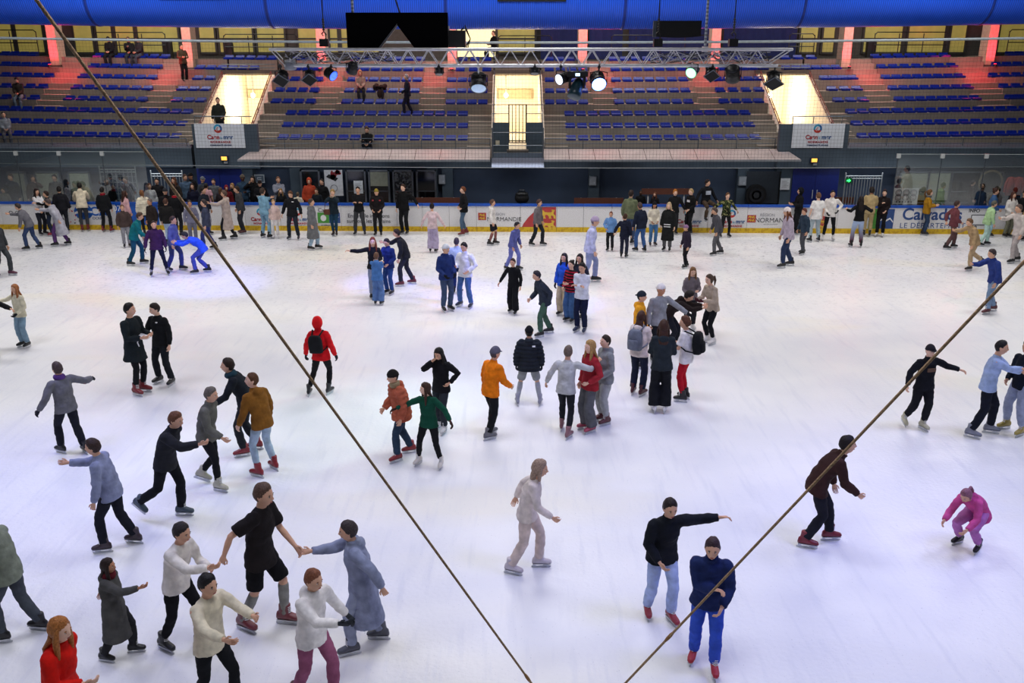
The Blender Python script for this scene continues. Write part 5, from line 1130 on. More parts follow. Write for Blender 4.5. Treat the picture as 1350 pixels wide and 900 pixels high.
P(266, 360, 0, -82, 'blurred skater bent low in vivid blue at the left', ('jacket', '2c52d8'), ('straight', '434ca0'), ('short', '24242c'), lean=58, height=1.7, hipy=-.12, crouch=.1, feet=st2, R='fwd', L='fwd')
P(1210, 564, 454, 10, 'boy in black jacket with bronze chest print skating alone at right', ('jacket', '13151d'), ('jogger', '16171e'), ('short', '1c1614'), 'p', L='out', R='outlow', feet=((.04, .08, 0, 0), (.22, -.16, .04, 0, 15)), skate='b8b49c', logo=(.0, .17, .17, .07, '5e4434', 1), cap=('cap', '24222a'))
P(1291, 573, 446, 62, 'man in pale blue sweater with an arm round the boy in navy', ('sweater', 'a2b6de'), ('straight', '161a28'), ('crop', '17161a'), L='hug', R=(-.3, .4, -.2), lean=8, skate='7e8292', feet=((.16, .14, 0, 0), (.2, -.14, 0, 0)))
P(1335, 570, 449, -70, 'boy in navy sweater and pale grey joggers at the right edge', ('sweater', '141c2c'), ('jogger', '9aa4c0'), ('curly', '3c2622'), L='hug', R='low', skate='a0904a', feet=w2)
# skaters moving on the near ice
P(97, 597, 477, -125, 'blurred skater in grey jacket with purple scarf swinging a gloved hand', ('jacket', '6c6c70'), ('straight', '1c1e28'), ('short', '4a3c38'), L='outlow', R='out', gloves='24242e', scarf='5a3a80', feet=st2, lean=6)
P(1078, 717, 0, 82, 'dark brown skater leaning far forward at right beneath the rope', ('jacket', '3a2320'), ('straight', '1b1c26'), ('short', '1a1212'), lean=36, height=1.86, L='down', R='swingf', skate='7a2030', feet=st2, hipy=-.1, nod=-20)
P(1276, 722, 0, -55, 'small child in pink crouching on the ice at right', ('hoodie', 'c8508e'), ('jogger', 'b672b0'), ('pony', '8a5a6a'), lean=58, height=1.5, crouch=.28, hipy=-.14, feet=w2, L='lean', R='lean', female=True)
P(868, 815, 668, 12, 'blurred skater in black jacket and pale jeans with an arm over a friend', ('jacket', '151922'), ('straight', 'aebfe8'), ('short', '241a1c'), L='side', R='low', skate='9a3040', lean=14, height=1.8, feet=st1)
P(927, 878, 705, -14, 'blurred skater in navy jacket and bright blue trousers beneath the right rope', ('jacket', '1c2a5a'), ('straight', '3656c4'), ('short', '3a2a30'), R='cross', L='low', skate='b02c40', lean=12, height=1.8, feet=st1)
P(694, 752, 608, 80, 'faint skater in cream sweater and beige trousers in the middle foreground', ('sweater', 'ded2cc'), ('straight', 'd4c2ba'), ('bob', 'a08878'), lean=16, height=1.74, feet=st2, R='swingf', L='swingb', female=True, skate='c8c0c8')
P(34, 457, 375, -22, 'woman in cream sweater and grey blue jeans at the left edge', ('sweater', 'd6d0b8'), ('straight', '7a96ac'), ('long', 'a0643a'), L='low', R='out', female=True, gloves='22242a')
P(-8, 470, 380, 10, 'person at the left edge reaching a black sleeve towards the cream sweater', ('jacket', '14161a'), ('straight', '9a9aa2'), ('short', '1c1614'), L='out', R='down')
P(6, 364, 288, 80, 'dark blurred skater with purple skates at the far left edge', ('jacket', '34383c'), ('straight', '3c4044'), ('short', '2a2422'), skate='5a2a44', feet=st2)
P(228, 683, 0, 78, 'dark skater with brown hair leaning right, left of the patterned grey jacket', ('jacket', '24262b'), ('straight', '15171c'), ('short', '6a4430'), lean=24, height=1.84, feet=kick, R='fwd', L='swingb', skate='3a4a58')
P(280, 642, 0, 80, 'grey-haired skater in grey jacket with one leg behind, left of tan hoodie', ('jacket', '66665f'), ('skinny', '16171b'), ('short', '6a625a'), lean=14, height=1.8, feet=st3, R='swingf', L='swingb', skate='b8b4a0')
P(158, 722, 620, -88, 'blurred skater in pale slate jacket with black trousers at left', ('jacket', '8a92ae'), ('straight', '1a1c26'), ('short', '3a2a26'), lean=14, height=1.76, feet=st2, R='fwd', skate='3a2c34')
P(352, 827, 632, 72, 'bare-armed girl in black t-shirt and black shorts running right', ('tee', '1e1a1b'), ('shorts', '101014'), ('short', '5a4438'), lean=10, L='swingf', R='swingb', female=True, socks='8e8e88', feet=st2, skate='7a3a40')
P(244, 854, 700, 70, 'blurred skater in white sweater with black trousers in left foreground', ('sweater', 'e8e3da'), ('skinny', '131318'), ('short', '2a2628'), lean=16, height=1.78, L='front', R='fwd', feet=st2, skate='1c1c22')
P(288, 940, 752, 62, 'skater in cream top and black trousers cut by the bottom edge', ('sweater', 'ddd4ba'), ('skinny', '16181c'), ('short', '1a181a'), L='fwd', R=(.1, .5, -.1), feet=st2, lean=6, skate='c8b898')
P(418, 925, 745, 58, 'skater in white hoodie and plum trousers cut by the bottom edge', ('hoodie', 'ece8e4'), ('straight', '9a5876'), ('short', '7a4a34'), R='fwd', L='outlow', gloves='34383e', feet=st2, lean=8, skate='5a3a3c')
P(482, 853, 690, -80, 'faint skater in long blue grey coat right of the white hoodie', ('coat', '8890aa'), ('straight', '9098b0'), ('short', '3c3434'), lean=10, L='swingb', R='fwd', feet=st2, height=1.76, skate='50525c')
P(160, 866, 735, 88, 'dark-haired woman in grey coat skating right above the red jacket', ('coat', '4e4e4c'), ('straight', '2a2a2c'), ('long', '2a1c18'), 'b', scarf='5e1a24', female=True, L='swingb', R='fwd', feet=st2)
P(100, 1015, 812, 76, 'fair-haired person in bright red jacket in the bottom left corner', ('jacket', 'd41a10'), ('straight', '2c2c34'), ('long', 'a86a34'), 'p', female=True, L='swingb', R='front', lean=10)
P(28, 839, 715, -88, 'blurred skater in grey green jacket at the lower left edge', ('jacket', '838b7c'), ('straight', '4a5058'), ('short', '4a4230'), lean=10, feet=st2, height=1.76, R='fwd')
# far ice, moving
P(1036, 352, 272, -82, 'blurred skater in lavender hoodie and pale beanie near the white hoodie pair', ('hoodie', 'b4a8ba'), ('straight', '2c3a5a'), ('long', '6a3a20'), cap=('beanie', 'e2d6d6'), lean=10, feet=st2)
P(1128, 326, 259, 176, 'woman in short black top and pale dip-dyed jeans seen from behind', ('crop', '111114'), ('straight', 'a8bcdc', dict(kind='fade', c2='5c2a38')), ('long', '1c1412'), L=(.26, .1, -.12), R=(.26, .1, -.12), female=True, feet=w2)
P(1304, 412, 314, -80, 'blurred skater in blue jacket and pale jeans beside the right rope', ('jacket', '2a3c80'), ('straight', '7890b0'), ('short', '3a3034'), lean=20, height=1.8, feet=st2, R='fwd', skate='5a2430')
P(1279, 356, 0, -84, 'blurred skater in tan kicking a leg back at right', ('jacket', 'a88e6c'), ('straight', 'b49c7c'), ('short', '6a4c34'), lean=28, height=1.72, feet=kick, R='fwd')
P(1252, 328, 264, 88, 'blurred skater in maroon jacket before the blue county name', ('jacket', '6c3c42'), ('straight', '5a4242'), ('short', '3a2624'), L='back', R='low', feet=st2)
P(1336, 346, 268, -80, 'blurred skater in pale grey jacket at the right edge near the boards', ('jacket', 'c4bcb8'), ('straight', 'a8a0a0'), ('short', '5a4a44'), feet=st2, R='fwd', lean=12)
P(536, 376, 300, -84, 'blurred skater in dark jacket leaning left behind the hugging friends', ('jacket', '23242c'), ('straight', '2a2c3a'), ('short', '2a2024'), lean=22, height=1.76, skate='6a2030', feet=st2, R='fwd')
P(676, 356, 306, 60, 'blurred skater in violet blue below the white hoodie and dark shorts', ('jacket', '5a60a0'), ('straight', '7078c0'), ('short', '26222c'), lean=16, height=1.6, feet=st2)
P(708, 324, 262, 62, 'blurred skater in grey brown before the golden lions', ('jacket', '6c666a'), ('straight', '23262e'), ('short', '4a3430'), feet=st2, lean=6)
P(649, 323, 263, 85, 'blurred skater in white hoodie and dark shorts left of the lions', ('hoodie', 'dcd8d4'), ('shorts', '1a1c24'), ('short', '5a4034'), socks='8a5a58', feet=st1)
P(776, 373, 284, 88, 'blurred skater in pale lilac left of the brown bench and busy group', ('jacket', 'b8bce6'), ('straight', '8a94c0'), ('short', '6a5a70'), cap=('beanie', 'a898b8'), feet=st2, lean=10)
P(571, 333, 268, 172, 'girl in pale pink sweater and lilac trousers seen from behind', ('sweater', 'dac2c6'), ('wide', 'b4a8c8'), ('bun', '1a1214'), female=True, L='outlow', R='outlow')
P(904, 353, 296, -70, 'small dark blurred child below the boy in black hoodie', ('jacket', '2c2436'), ('straight', '15151c'), ('short', '2a2024'), cap=('beanie', '8a6a90'), lean=8, feet=st1)
P(945, 336, 268, -80, 'blurred skater in dark grey leaning before the camouflage boy', ('jacket', '4c4c54'), ('straight', '5c5c62'), ('short', '4a3c3a'), lean=18, height=1.66, feet=st2)
P(414, 329, 262, 85, 'blurred skater in grey coat and pale jeans left of the green emblem', ('coat', '6a6c70'), ('straight', '9ab4cc'), ('short', '4a3a34'), feet=st1)
P(44, 329, 0, -86, 'blurred skater in dark grey with navy legs before the left couple', ('jacket', '66666e'), ('straight', '36466a'), ('short', '3a302c'), lean=28, height=1.7, feet=st2, R='fwd')
P(82, 324, 0, -86, 'blurred skater in pale grey coat with purple legs at left', ('coat', 'aaaab6'), ('straight', '5a3a70'), ('short', '4a4040'), lean=24, height=1.74, feet=st2, R='fwd', L='swingb')
P(302, 316, 250, -80, 'blurred skater in beige coat in front of the left crowd', ('coat', 'b6a69e'), ('skinny', '1c1c22'), ('short', '5a463c'), feet=st2, L='fwd')
P(276, 330, 262, -70, 'blurred skater in dusky navy before the left crowd', ('jacket', '3c4258'), ('straight', '2a3470'), ('short', '3a3030'), feet=st2)
P(256, 322, 264, 20, 'dark-haired skater in grey lilac among the left crowd', ('sweater', '77778c'), ('straight', '6a6a7c'), ('short', '3a3434'), 'b')
P(225, 324, 262, 175, 'skater in black jacket and pale blue jeans before the left crowd', ('jacket', '1c1b1c'), ('straight', 'a0b6d4'), ('short', '4a3026'))
P(205, 322, 262, -30, 'close-cropped skater in dark brown jacket in the left crowd', ('jacket', '2c2422'), ('straight', '24242c'), ('crop', '6a605c'), 'b')
P(168, 326, 270, 30, 'blurred brown-haired skater beside the teal jacket', ('jacket', '4a3c3a'), ('straight', '8a8a92'), ('short', '6a4a38'), far=True)
# along the boards, on the ice
P(57, 310, 249, 62, 'girl with long dark hair and white sleeves hugging at the left boards', ('sweater', 'e2e0e4'), ('straight', '22242e'), ('long', '1c1210'), female=True, R='hug', L='hug')
P(70, 311, 252, -66, 'boy in black jacket hugged by the girl with white sleeves', ('jacket', '15171b'), ('straight', '1c2436'), ('short', '2a1c16'), R='hug', L='low', skate='8a1f28')
Q(77, 246, 1.74, -160, 'dark-haired person in black and white behind the hugging couple', top=('jacket', '1c1c22'), legs=('straight', '22242c'), hair=('short', '120e0e'), far=True)
P(113, 305, 0, -158, 'man in cream hoodie leaning with both arms on the left boards', ('hoodie', 'dccfb6'), ('skinny', '3c3e44'), ('short', '14100e'), lean=26, height=1.86, L='lean', R='lean', skate='6a1c22', far=False, nod=-10)
P(142, 306, 247, 176, 'man in black coat and red skates seen from behind at the left boards', ('jacket', '16181c'), ('straight', '1a1b20'), ('short', '14100e'), scarf='8a1c2c', skate='7a1c26', feet=w2)
Q(163, 252, 1.64, 140, 'girl in dusty pink jacket with dark hair at the blue board', top=('jacket', 'd0a4a8'), legs=('straight', '22222a'), hair=('long', '3a2018'), female=True)
Q(187, 251, 1.68, -140, 'girl in cream puffer jacket and black leggings at the blue board', top=('puffer', 'dad2be'), legs=('skinny', '17171b'), hair=('pony', '7a5030'), female=True, lean=6)
Q(217, 248, 1.78, 30, 'man in dark cap and black jacket in the left crowd', top=('jacket', '16161a'), legs=('straight', '1a1a20'), hair=('short', '1c1614'), cap=('cap', '2a2c32'))
Q(229, 250, 1.74, 175, 'person in black with red collar seen from behind in the left crowd', top=('jacket', '15151a'), legs=('straight', '1c1c24'), hair=('short', '1a1412'), scarf='a01c28')
Q(267, 247, 1.78, 70, 'man in dark navy jacket at the right of the left crowd', top=('jacket', '1a2230'), legs=('straight', '8a8c98'), hair=('short', '1a1614'))
Q(315, 245, 1.8, -60, 'man in charcoal hoodie beside the end of the left crowd', top=('hoodie', '3c3e42'), legs=('straight', '2c2e36'), hair=('short', '2a1c16'), skate='4a1c22', lean=8)
P(351, 314, 248, 150, 'person all in pale denim blue reaching to the boards', ('hoodie', '7ca6be'), ('straight', '7aa0b8'), ('short', '3a2c24'), L='fwd', R='low', skate='17181c', feet=w2)
P(364, 314, 263, 8, 'small girl in pale pink hoodie and white trousers by the boards', ('hoodie', 'e2c6be'), ('straight', 'e0dcdc'), ('pony', 'b08a5a'), 'p', female=True, skate='d8d4d8', look=25)
P(388, 316, 251, -4, 'man in black jacket with white chest mark looking down by the boards', ('jacket', '17191e'), ('straight', '242a36'), ('short', '5a3e28'), L=(.17, .06, -.5), R=(.17, .06, -.5), feet=w2, skate='1a1e2c', nod=20, logo=(.08, .27, .07, .03, 'e0e0e4', 1))
hb = P(442, 311, 250, 0, 'woman in dark teal jacket holding both hands to her face', ('jacket', '1c2a34'), ('skinny', '1c3c52'), ('curly', 'a08454'), 'p', L='face', R='face', scarf='b0a48c', female=True, skate='2a1a18', feet=((.06, 0, 0, 0), (.06, 0, 0, 0)))
P(475, 310, 246, 0, 'man in black sweater and grey trousers with folded arms by the boards', ('sweater', '16171b'), ('straight', '3c3d41'), ('crop', '1c1614'), L='cross', R='cross', feet=w2)
P(499, 311, 249, 0, 'curly-haired person in black jacket with red shoulder marks', ('jacket', '1a1618'), ('straight', '1c1c20'), ('curly', '2a1a14'), L='low', R='low', logo=[(.13, .24, .06, .05, 'a03038', 1), (-.13, .24, .06, .05, 'a03038', 1)], cap=('backcap', '8a7a30'))
P(534, 309, 243, -22, 'man dressed all in black with a hand on the rail', ('hoodie', '0e0f12'), ('straight', '141518'), ('short', '3a2418'), 'p', L=(.34, -.05, -.35), R='down')
P(612, 310, 246, -72, 'man in black jacket, blue jeans and dark red skates facing left', ('jacket', '16171b'), ('skinny', '4a6078'), ('short', '6a3a20'), 'p', L='pocket', R='pocket', skate='6a1c20', feet=st1)
P(804, 331, 279, -18, 'boy in light denim jacket and black trousers left of the busy group', ('jacket', '6a94cc'), ('straight', '1c1c22'), ('short', '6a3a30'), L='down', R='pocket')
P(829, 322, 251, 152, 'man in olive jacket standing tall in the busy group', ('jacket', '6a7258'), ('straight', '3a4a6a'), ('short', '2a1e1a'), R='swingf', far=True)
P(822, 340, 282, 160, 'blurred skater in navy below the man in olive jacket', ('jacket', '171c30'), ('straight', '23263a'), ('short', '3a2418'), L='outlow')
P(844, 332, 262, -150, 'dark-haired skater in navy jacket and blue jeans turning away', ('jacket', '1a2236'), ('straight', '3a5c94'), ('short', '4a3a38'), 'b', lean=12, height=1.7, feet=st1)
P(860, 324, 266, 6, 'girl in white sweater, blue jeans and round black hat', ('sweater', 'ded6c6'), ('straight', '4a78a8'), ('bob', '15151a'), 'b', female=True, L='low', R='low', cap=('beanie', '17171b'))
P(879, 331, 267, -22, 'woman in long black coat with fair hair at the busy group', ('coat', '1a1c1e'), ('straight', '5a5a5e'), ('bob', 'c0a888'), 'p', female=True, logo=[(0, -.12, .24, .03, 'd8d8dc', 1), (0, -.2, .24, .03, 'd8d8dc', 1)])
P(887, 309, 250, 4, 'boy with ginger curls in black jacket leaning on the boards', ('jacket', '17181b'), ('straight', '222228'), ('curly', 'b06a20'), 'p', L='outlow', R='low')
P(908, 309, 249, -58, 'fair-haired boy in black hoodie with white print facing left', ('hoodie', '111214'), ('straight', '17181d'), ('short', 'b09468'), 'p', L='low', R='down', logo=(.03, .2, .14, .08, 'd8d8dc', 1))
p_ = at(930, 272, yb(7)); P(930, 290, 243, 18, 'boy in black hoodie with white round print sitting on the boards', ('hoodie', '14161c'), ('straight', '4a3c30'), ('short', '1a1210'), base=(p_.x, yb(p_.x)+.0, 0), height=1.76, sit=1.1, L='outlow', R='outlow', feet=((.14, .34, .58, 0), (.14, .3, .5, 0)), look=35, far=True, logo=(0, .18, .2, .14, 'b8c0d0', 1))
P(955, 313, 254, 8, 'boy in camouflage t-shirt and black trousers with arms back on the rail', ('sweater', '3c4a2c', dict(kind='camo', scale=9, c2='14160f')), ('skinny', '17181c'), ('short', '6a4a30'), 'p', L=(.3, -.12, -.38), R=(.34, -.1, -.36), feet=w2, skate='15151a')
P(1050, 309, 248, -84, 'person in black hooded jacket right of the region name board', ('jacket', '121318'), ('straight', '17181e'), None, hood='121318', R='front', L='front')
P(1073, 319, 254, -168, 'boy in white t-shirt and pale jeans seen from behind', ('tee', 'eeeae8'), ('straight', 'a4b4bc'), ('short', '6a4a34'), 'p', L='down', R='down', skate='1a1a1e', feet=w2)
P(1091, 317, 251, -12, 'boy in white hoodie and black tights with a hand on his hip', ('hoodie', 'e8e4e0'), ('skinny', '15151a'), ('crop', '1c1614'), L='hips', R='low', gloves='1c1c22', skate='dcd8d8', feet=w2)
P(1058, 335, 274, -70, 'skater in dark denim jacket with reddish hair before the white pair', ('jacket', '2c3c4e'), ('straight', '4a4c54'), ('short', '5a2a20'), lean=10, feet=st1)
P(1142, 312, 247, 165, 'man in sand coloured jacket and trousers seen from behind', ('jacket', 'b29c72'), ('straight', 'a8946c'), ('curly', '1c1412'), 'b', R='front', L='low')
ph_ = P(1159, 312, 250, -26, 'woman in black jacket and trousers holding a phone beside the sand suit', ('jacket', '1c1415'), ('straight', '121216'), ('pony', '2a1a16'), 'p', female=True, R='phone', L='low', skate='d8d4d4')
P(1217, 310, 250, 74, 'woman in mustard jacket with grey scarf before the blue lettering', ('jacket', 'a87a1e'), ('straight', '2c3e5a'), ('pony', '6a4a2a'), 'p', female=True, scarf='5a5c60', L='front', R='front')
P(1302, 312, 248, 70, 'woman in blue grey jacket with brown bun at the right boards', ('jacket', '3c5c86'), ('straight', '8ab0c0'), ('bun', '3a2018'), female=True, R='low')
P(1296, 324, 264, 86, 'blurred skater in pale green jacket before the blue grey woman', ('jacket', 'a6c896'), ('straight', 'b4d4cc'), ('short', '5a5a50'), lean=14, height=1.64, feet=st2)
P(1326, 313, 253, 16, 'long-haired girl in white jacket near the right edge boards', ('jacket', 'dcd8d4'), ('straight', '6a6a5a'), ('long', '4a2a20'), female=True, L='front', R='low')
P(1341, 311, 251, -10, 'dark-haired man in black beside the girl in white at right', ('sweater', '17181c'), ('straight', '1c1c22'), ('crop', '1c1412'), L='low', R='low')
P(1352, 318, 262, -60, 'person in tan jacket cut by the right edge at the boards', ('jacket', 'b0946a'), ('straight', '3a3430'), ('short', '4a3020'), R='low')
# spectators behind the boards
B(13, 227, -10, 'man in dark blue jacket behind the leftmost glass', top=('jacket', '1c2838'), legs=('straight', '3c5064'), hair=('short', '3a2a20'), R='front')
B(3, 246, 10, 'child in patterned woolly coat at the left edge behind glass', Y=35.2, top=('jacket', '7a7468'), legs=('straight', '4a5460'), hair=('short', '3a2c24'))
B(42, 229, 30, 'woman in dark red behind the left glass', top=('jacket', '3a2022'), legs=('straight', '1c1c22'), hair=('bob', '2a1c16'), female=True, L='face')
B(71, 228, 0, 'dark-clad person behind glass above the hugging couple', top=('jacket', '17181d'), legs=('straight', '1c1c22'), hair=('short', '2a1c16'))
B(139, 233, 30, 'person in black coat behind glass near the white grid barrier', Y=35.2, top=('jacket', '131417'), legs=('straight', '1c1c22'), hair=('short', '3c3a38'))
B(165, 231, -20, 'person in grey jacket behind glass beside the white grid barrier', Y=35.3, top=('jacket', '45484a'), legs=('straight', '1c1c22'), hair=('short', '3a2c24'))
B(196, 240, 40, 'person in white top behind the boards at the barred gate', Y=35.2, top=('sweater', 'c2c4c6'), legs=('straight', '2c2c34'), hair=('short', '6a4434'))
B(206, 233, 10, 'dark person standing before the barred gate at left', top=('jacket', '1c1a1e'), legs=('straight', '1c1c22'), hair=('short', '2a201c'))
B(229, 232, -20, 'brown-haired woman in the left crowd before the barred gate', top=('jacket', '2c2624'), legs=('straight', '1c1c22'), hair=('long', '5a3422'), female=True)
B(243, 228, 40, 'man in slate blue jacket at the back of the left crowd', Y=36, top=('jacket', '4a6078'), legs=('straight', '1c1c22'), hair=('short', '4a3426'))
B(251, 226, -30, 'person in wide black hat at the back of the left crowd', Y=36.4, top=('jacket', '131316'), legs=('straight', '1c1c22'), hair=('short', '2a1c16'), skin='b', cap=('cap', '131316'))
B(253, 240, 6, 'woman in dark navy jacket in the left crowd', Y=35, top=('jacket', '16182c'), legs=('straight', '1c1c22'), hair=('long', '2a1a14'), female=True)
B(266, 231, 60, 'person in grey cap before the left blue door', Y=36.2, top=('jacket', '3a4048'), legs=('straight', '1c1c22'), hair=('short', '4a4444'), cap=('cap', '70747a'))
B(271, 240, 170, 'person in pink t-shirt seen from behind before the left blue door', Y=35.4, top=('tee', 'c89aa4'), legs=('straight', '2c2c34'), hair=('short', '1c1614'))
B(281, 234, 0, 'boy in grey checked jacket before the left blue door', Y=35.9, top=('jacket', '5c6066'), legs=('straight', '2c2c34'), hair=('short', '3a2a20'))
B(290, 246, 160, 'fair-haired child seen from behind at the left crowd', Y=35.1, top=('jacket', '2a2226'), legs=('straight', '2c2c34'), hair=('bob', '5a3c28'))
B(298, 243, 20, 'child in red hood at the left crowd', Y=35.4, top=('jacket', '6a1c24'), legs=('straight', '2c2c34'), hair=None, hood='7a1c26')
B(306, 240, -20, 'fair-haired woman in black before the left blue door', Y=35.6, top=('jacket', '17171a'), legs=('straight', '2c2c34'), hair=('bob', 'a07a4a'), female=True)
B(319, 228, 10, 'bearded dark-skinned man in denim jacket and cap behind the boards', top=('jacket', '2c4258'), legs=('straight', '1c2a40'), hair=('short', '14100e'), skin='d', cap=('beanie', '5a5248'), L='front')
B(333, 230, -15, 'long-haired woman in black drinking behind the boards', top=('jacket', '121316'), legs=('straight', '1c1c22'), hair=('long', '17110f'), female=True, R='face')
B(342, 236, 10, 'person in black with glasses and cap holding something white', Y=35.2, top=('jacket', '141519'), legs=('straight', '1c1c22'), hair=('short', '2a1c16'), cap=('cap', '1c1214'), R='front', gloves='d0d0d0')
B(366, 231, 20, 'person in pale grey hoodie with backpack straps behind the boards', top=('hoodie', '8a8e9c'), legs=('straight', '1c1c22'), hair=('short', '6a4a34'), L='phone', R='phone')
B(370, 247, 0, 'girl with long fair hair and glasses in black behind the boards', Y=35.0, top=('jacket', '141519'), legs=('straight', '1c1c22'), hair=('long', '8a6a40'), skin='p', female=True)
B(392, 252, 170, 'child in cream coat seen from behind at the boards', Y=35.0, top=('coat', 'cfc6b2'), legs=('straight', '2c2c34'), hair=('short', '5a4a3a'))
B(407, 233, 10, 'person in orange hooded jacket before the glazed door', top=('jacket', 'b0442c'), legs=('straight', '1c1c22'), hair=None, hood='b0442c')
B(424, 234, -20, 'man in black jacket before the splashed poster', top=('jacket', '131417'), legs=('straight', '1c1c22'), hair=('crop', '1c1614'))
B(417, 247, -10, 'boy in dark jacket with fur collar behind the boards', Y=35.0, top=('jacket', '1a2028'), legs=('straight', '1c1c22'), hair=('short', '3a2a1c'), scarf='6a5a44')
B(845, 249, 0, 'dark-skinned man in black behind the boards at the busy group', Y=35.0, top=('jacket', '121316'), legs=('straight', '1c1c22'), hair=('crop', '120e0c'), skin='d')
B(864, 252, -40, 'brown-haired girl behind the boards at the busy group', Y=35.0, top=('jacket', '1c1a1e'), legs=('straight', '1c1c22'), hair=('long', '6a3c24'), skin='p', female=True)
for x_, lb in ((1283, 'left of two dark visitors behind the right glass'), (1297, 'right of two dark visitors behind the right glass')):
    B(x_, 236 if x_ < 1290 else 240, 80 if x_ < 1290 else -60, lb, Y=36.4, top=('jacket', '2a1c1a' if x_ < 1290 else '1a1618'), legs=('straight', '1c1c22'), hair=('short', '2a1814'))
# spectators on the stand
def S(px, row, yaw, label, dx=0, **k):
    y = R0Y+DY*row; z = R0Z+DZ*(row-1) if row else 2.54
    x = wx(px, y, z+1); return person(px, 0, 0, yaw, label, base=(x, y+.24, z+warp(x)), sit=.49 if row else .5, feet=((.1, .42, 0, 0), (.1, .42, 0, 0)), height=1.72, ice=False, far=True, **k)
S(142, 7, 0, 'spectator in black jacket on the top row, left of three', top=('jacket', '111215'), legs=('straight', '17181c'), hair=('short', '1a1412'), L='lap', R='lap', nod=30)
S(168, 7, 10, 'spectator in black on the top row, middle of three', top=('jacket', '131418'), legs=('straight', '2a3038'), hair=('short', '5a4434'), L='lap', R='phone', nod=20)
S(181, 7, -25, 'spectator in grey black on the top row, right of three', top=('hoodie', '2c2a2e'), legs=('straight', '3c4450'), hair=('short', '1c1614'), L='lap', R='lap', nod=20)
S(21, 3, 10, 'spectator in brown jacket and jeans sitting low at the far left', top=('jacket', '2c2420'), legs=('straight', '5a6a78'), hair=('short', '1c1412'), L='lap', R='lap', nod=30)
S(474, 4, 10, 'spectator in beige hooded coat sitting between the red stairways', top=('jacket', '8a6e64'), legs=('straight', '17171b'), hair=None, hood='9a6a52', L='lap', R='lap', nod=15)
S(3, 0, 30, 'spectator in pale grey on the front row at the left edge', top=('hoodie', '7a8088'), legs=('straight', '4a4c54'), hair=('short', '2a2420'), L='lap', R='lap')
x_ = wx(485, 38.25, 3); P(485, 0, 0, 0, 'spectator in black coat behind the front rail of the stand', ('jacket', '0f1013'), ('straight', '14151a'), ('curly', '4a3424'), base=(x_, 38.12, 2.53), sit=.14, height=1.74, L='lap', R='lap', feet=((.1, .3, 0, 0), (.1, .3, 0, 0)), ice=False, far=True, nod=15)
x_ = wx(243, 42.6, 5.9); P(243, 0, 77, 40, 'spectator in brown jacket standing beside the second red column', ('jacket', '4a3a2a'), ('straight', '0f0f12'), ('short', '3a2a20'), base=(x_, 42.45, R0Z+DZ*5+.05), L='front', R='front', height=1.62, ice=False, far=True)
x_ = wx(537, 40.35, 4.6); P(537, 0, 0, -80, 'blurred spectator in dark navy walking along the third row', ('jacket', '14182a'), ('straight', '16182a'), ('short', '8a8084'), base=(x_, 40.42, R0Z+DZ*2+.02), height=1.76, ice=False, far=True, feet=st2, L='swingf')
x_ = wx(289, 38.0, 4); P(289, 0, 125, 15, 'man in dark green jacket standing in the left lit opening', ('jacket', '23261f'), ('straight', '141417'), ('short', '2a2018'), base=(x_, 38.0, 3.03), height=1.74, ice=False, far=True, L='low', R='down')
x_ = wx(651, 45.9, 7); P(651, 0, 0, -60, 'crewman in black working at the top of the stand', ('jacket', '0e0f12'), ('straight', '14151a'), ('crop', '5a4636'), base=(x_, 46.1, 5.98), height=1.78, sit=.44, feet=((.1, .4, 0, 0), (.1, .4, 0, 0)), ice=False, far=True, L='front', R='front')
r = empty('stool', (x_, 46.1, 5.98)); obj('seat', G().sect([(V((0, 0, .38)), V((1, 0, 0)), V((0, 1, 0)), .18, .18), (V((0, 0, .42)), V((1, 0, 0)), V((0, 1, 0)), .18, .18)], 14), BLK, r); gg = G(); gg.tube([(0, 0, 0), (0, 0, .38)], .03, 8); obj('post', gg, BLK, r); tag(r, 'black stool under the crewman at the top', 'stool')
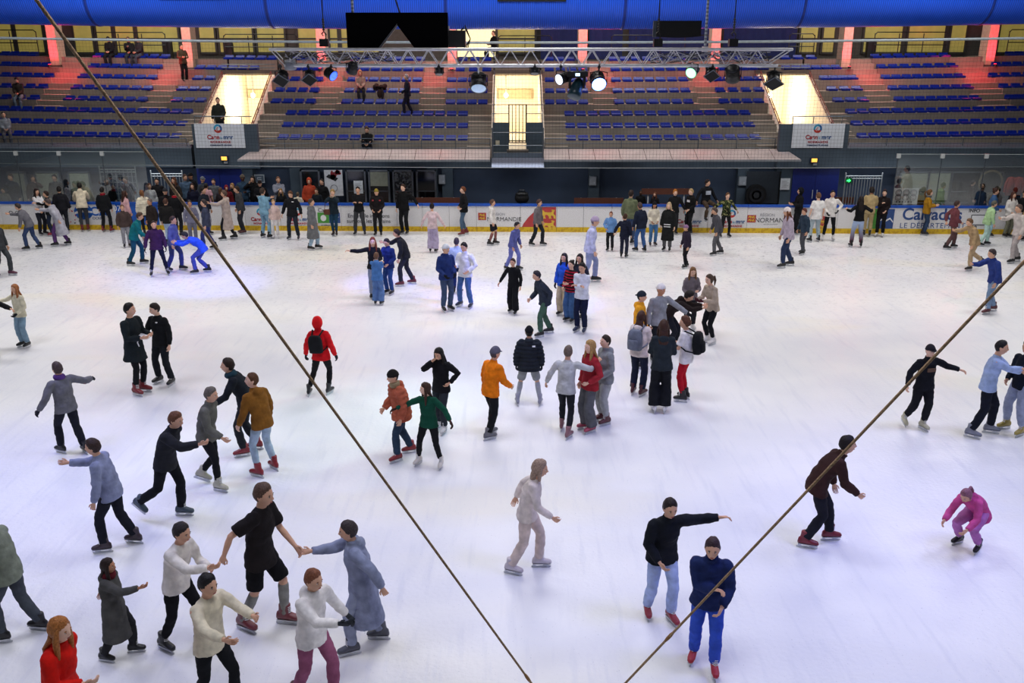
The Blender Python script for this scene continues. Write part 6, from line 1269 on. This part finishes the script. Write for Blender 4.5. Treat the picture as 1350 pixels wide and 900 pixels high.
# --- things people hold or left behind
def wpos(J, v): return J['M'] @ V(v)
h = (wpos(pa, pa['WR'][1])+wpos(pb, pb['WR'][1]))/2
r = empty('paper_tray', h+V((.02, -.06, .02))); obj('tray', G().box((-.16, -.1, -.02), (.16, .1, .035)), mat('white card', 'e8e6e8', .7), r); obj('lid', G().box((-.15, -.11, .036), (.16, .09, .05)), mat('white card lid', 'd4d2d6', .7), r); gg = G(); gg.tube([(-.02, -.1, 0), (-.05, -.11, -.08), (-.03, -.1, -.16)], .012, 5); obj('tie', gg, mat('white card', 'e8e6e8', .7), r)
tag(r, 'white folded card tray held between the two young men in black', 'tray')
h = wpos(hb, hb['P']+V((-.24*hb['s'], -.08, .0))); r = empty('handbag', h); g = G(); g.sect([(V((0, 0, z)), V((1, 0, 0)), V((0, 1, 0)), a, b_) for z, a, b_ in ((-.12, .1, .05), (-.1, .13, .06), (.04, .12, .055), (.08, .1, .04))], 14); obj('pouch', g, mat('brown leather', '5a2e1c', .5, bump=.2), r, True); gg = G(); gg.tube([(-.09, 0, .06), (-.05, 0, .3), (.12, 0, .56)], .01, 5); obj('strap', gg, mat('brown leather', '5a2e1c', .5, bump=.2), r); tag(r, 'small brown handbag at the hip of the woman in dark teal', 'handbag')
h = wpos(ph_, ph_['WR'][1])+V((0, -.03, .1)); r = empty('phone', h); obj('case', G().box((-.036, -.006, -.07), (.036, .006, .07)), BLK, r); obj('screen', G().box((-.032, .006, -.066), (.032, .008, .066)), mat('phone screen', '8aa0c0', .2, emit='8aa0c0', es=.6), r); tag(r, 'phone in the hand of the woman in black', 'phone')
x_ = wx(501, R0Y+DY*4+.2, 4.9); r = empty('jacket', (x_, R0Y+DY*4+.2, R0Z+DZ*4+.08)); g = G(); rnd = random.Random(3)
for k in range(9): g.ell((rnd.uniform(-.22, .22), rnd.uniform(-.15, .1), rnd.uniform(.02, .26)), rnd.uniform(.08, .16), .12, rnd.uniform(.06, .13), None, 10, 8)
g.ell((0, -.2, -.1), .12, .06, .2); o = link('body', remesh(g, .025), r); o.data.materials.append(cloth('2c1a16')); gg = G(); gg.tube([(.1, -.18, .1), (.16, -.24, -.1), (.12, -.25, -.28)], .05, 8); obj('sleeve', gg, cloth('1a1416'), r, True); tag(r, 'dark crumpled jacket left on a seat beside the beige hooded spectator', 'jacket')
bpy.data.objects.remove(_tmp)
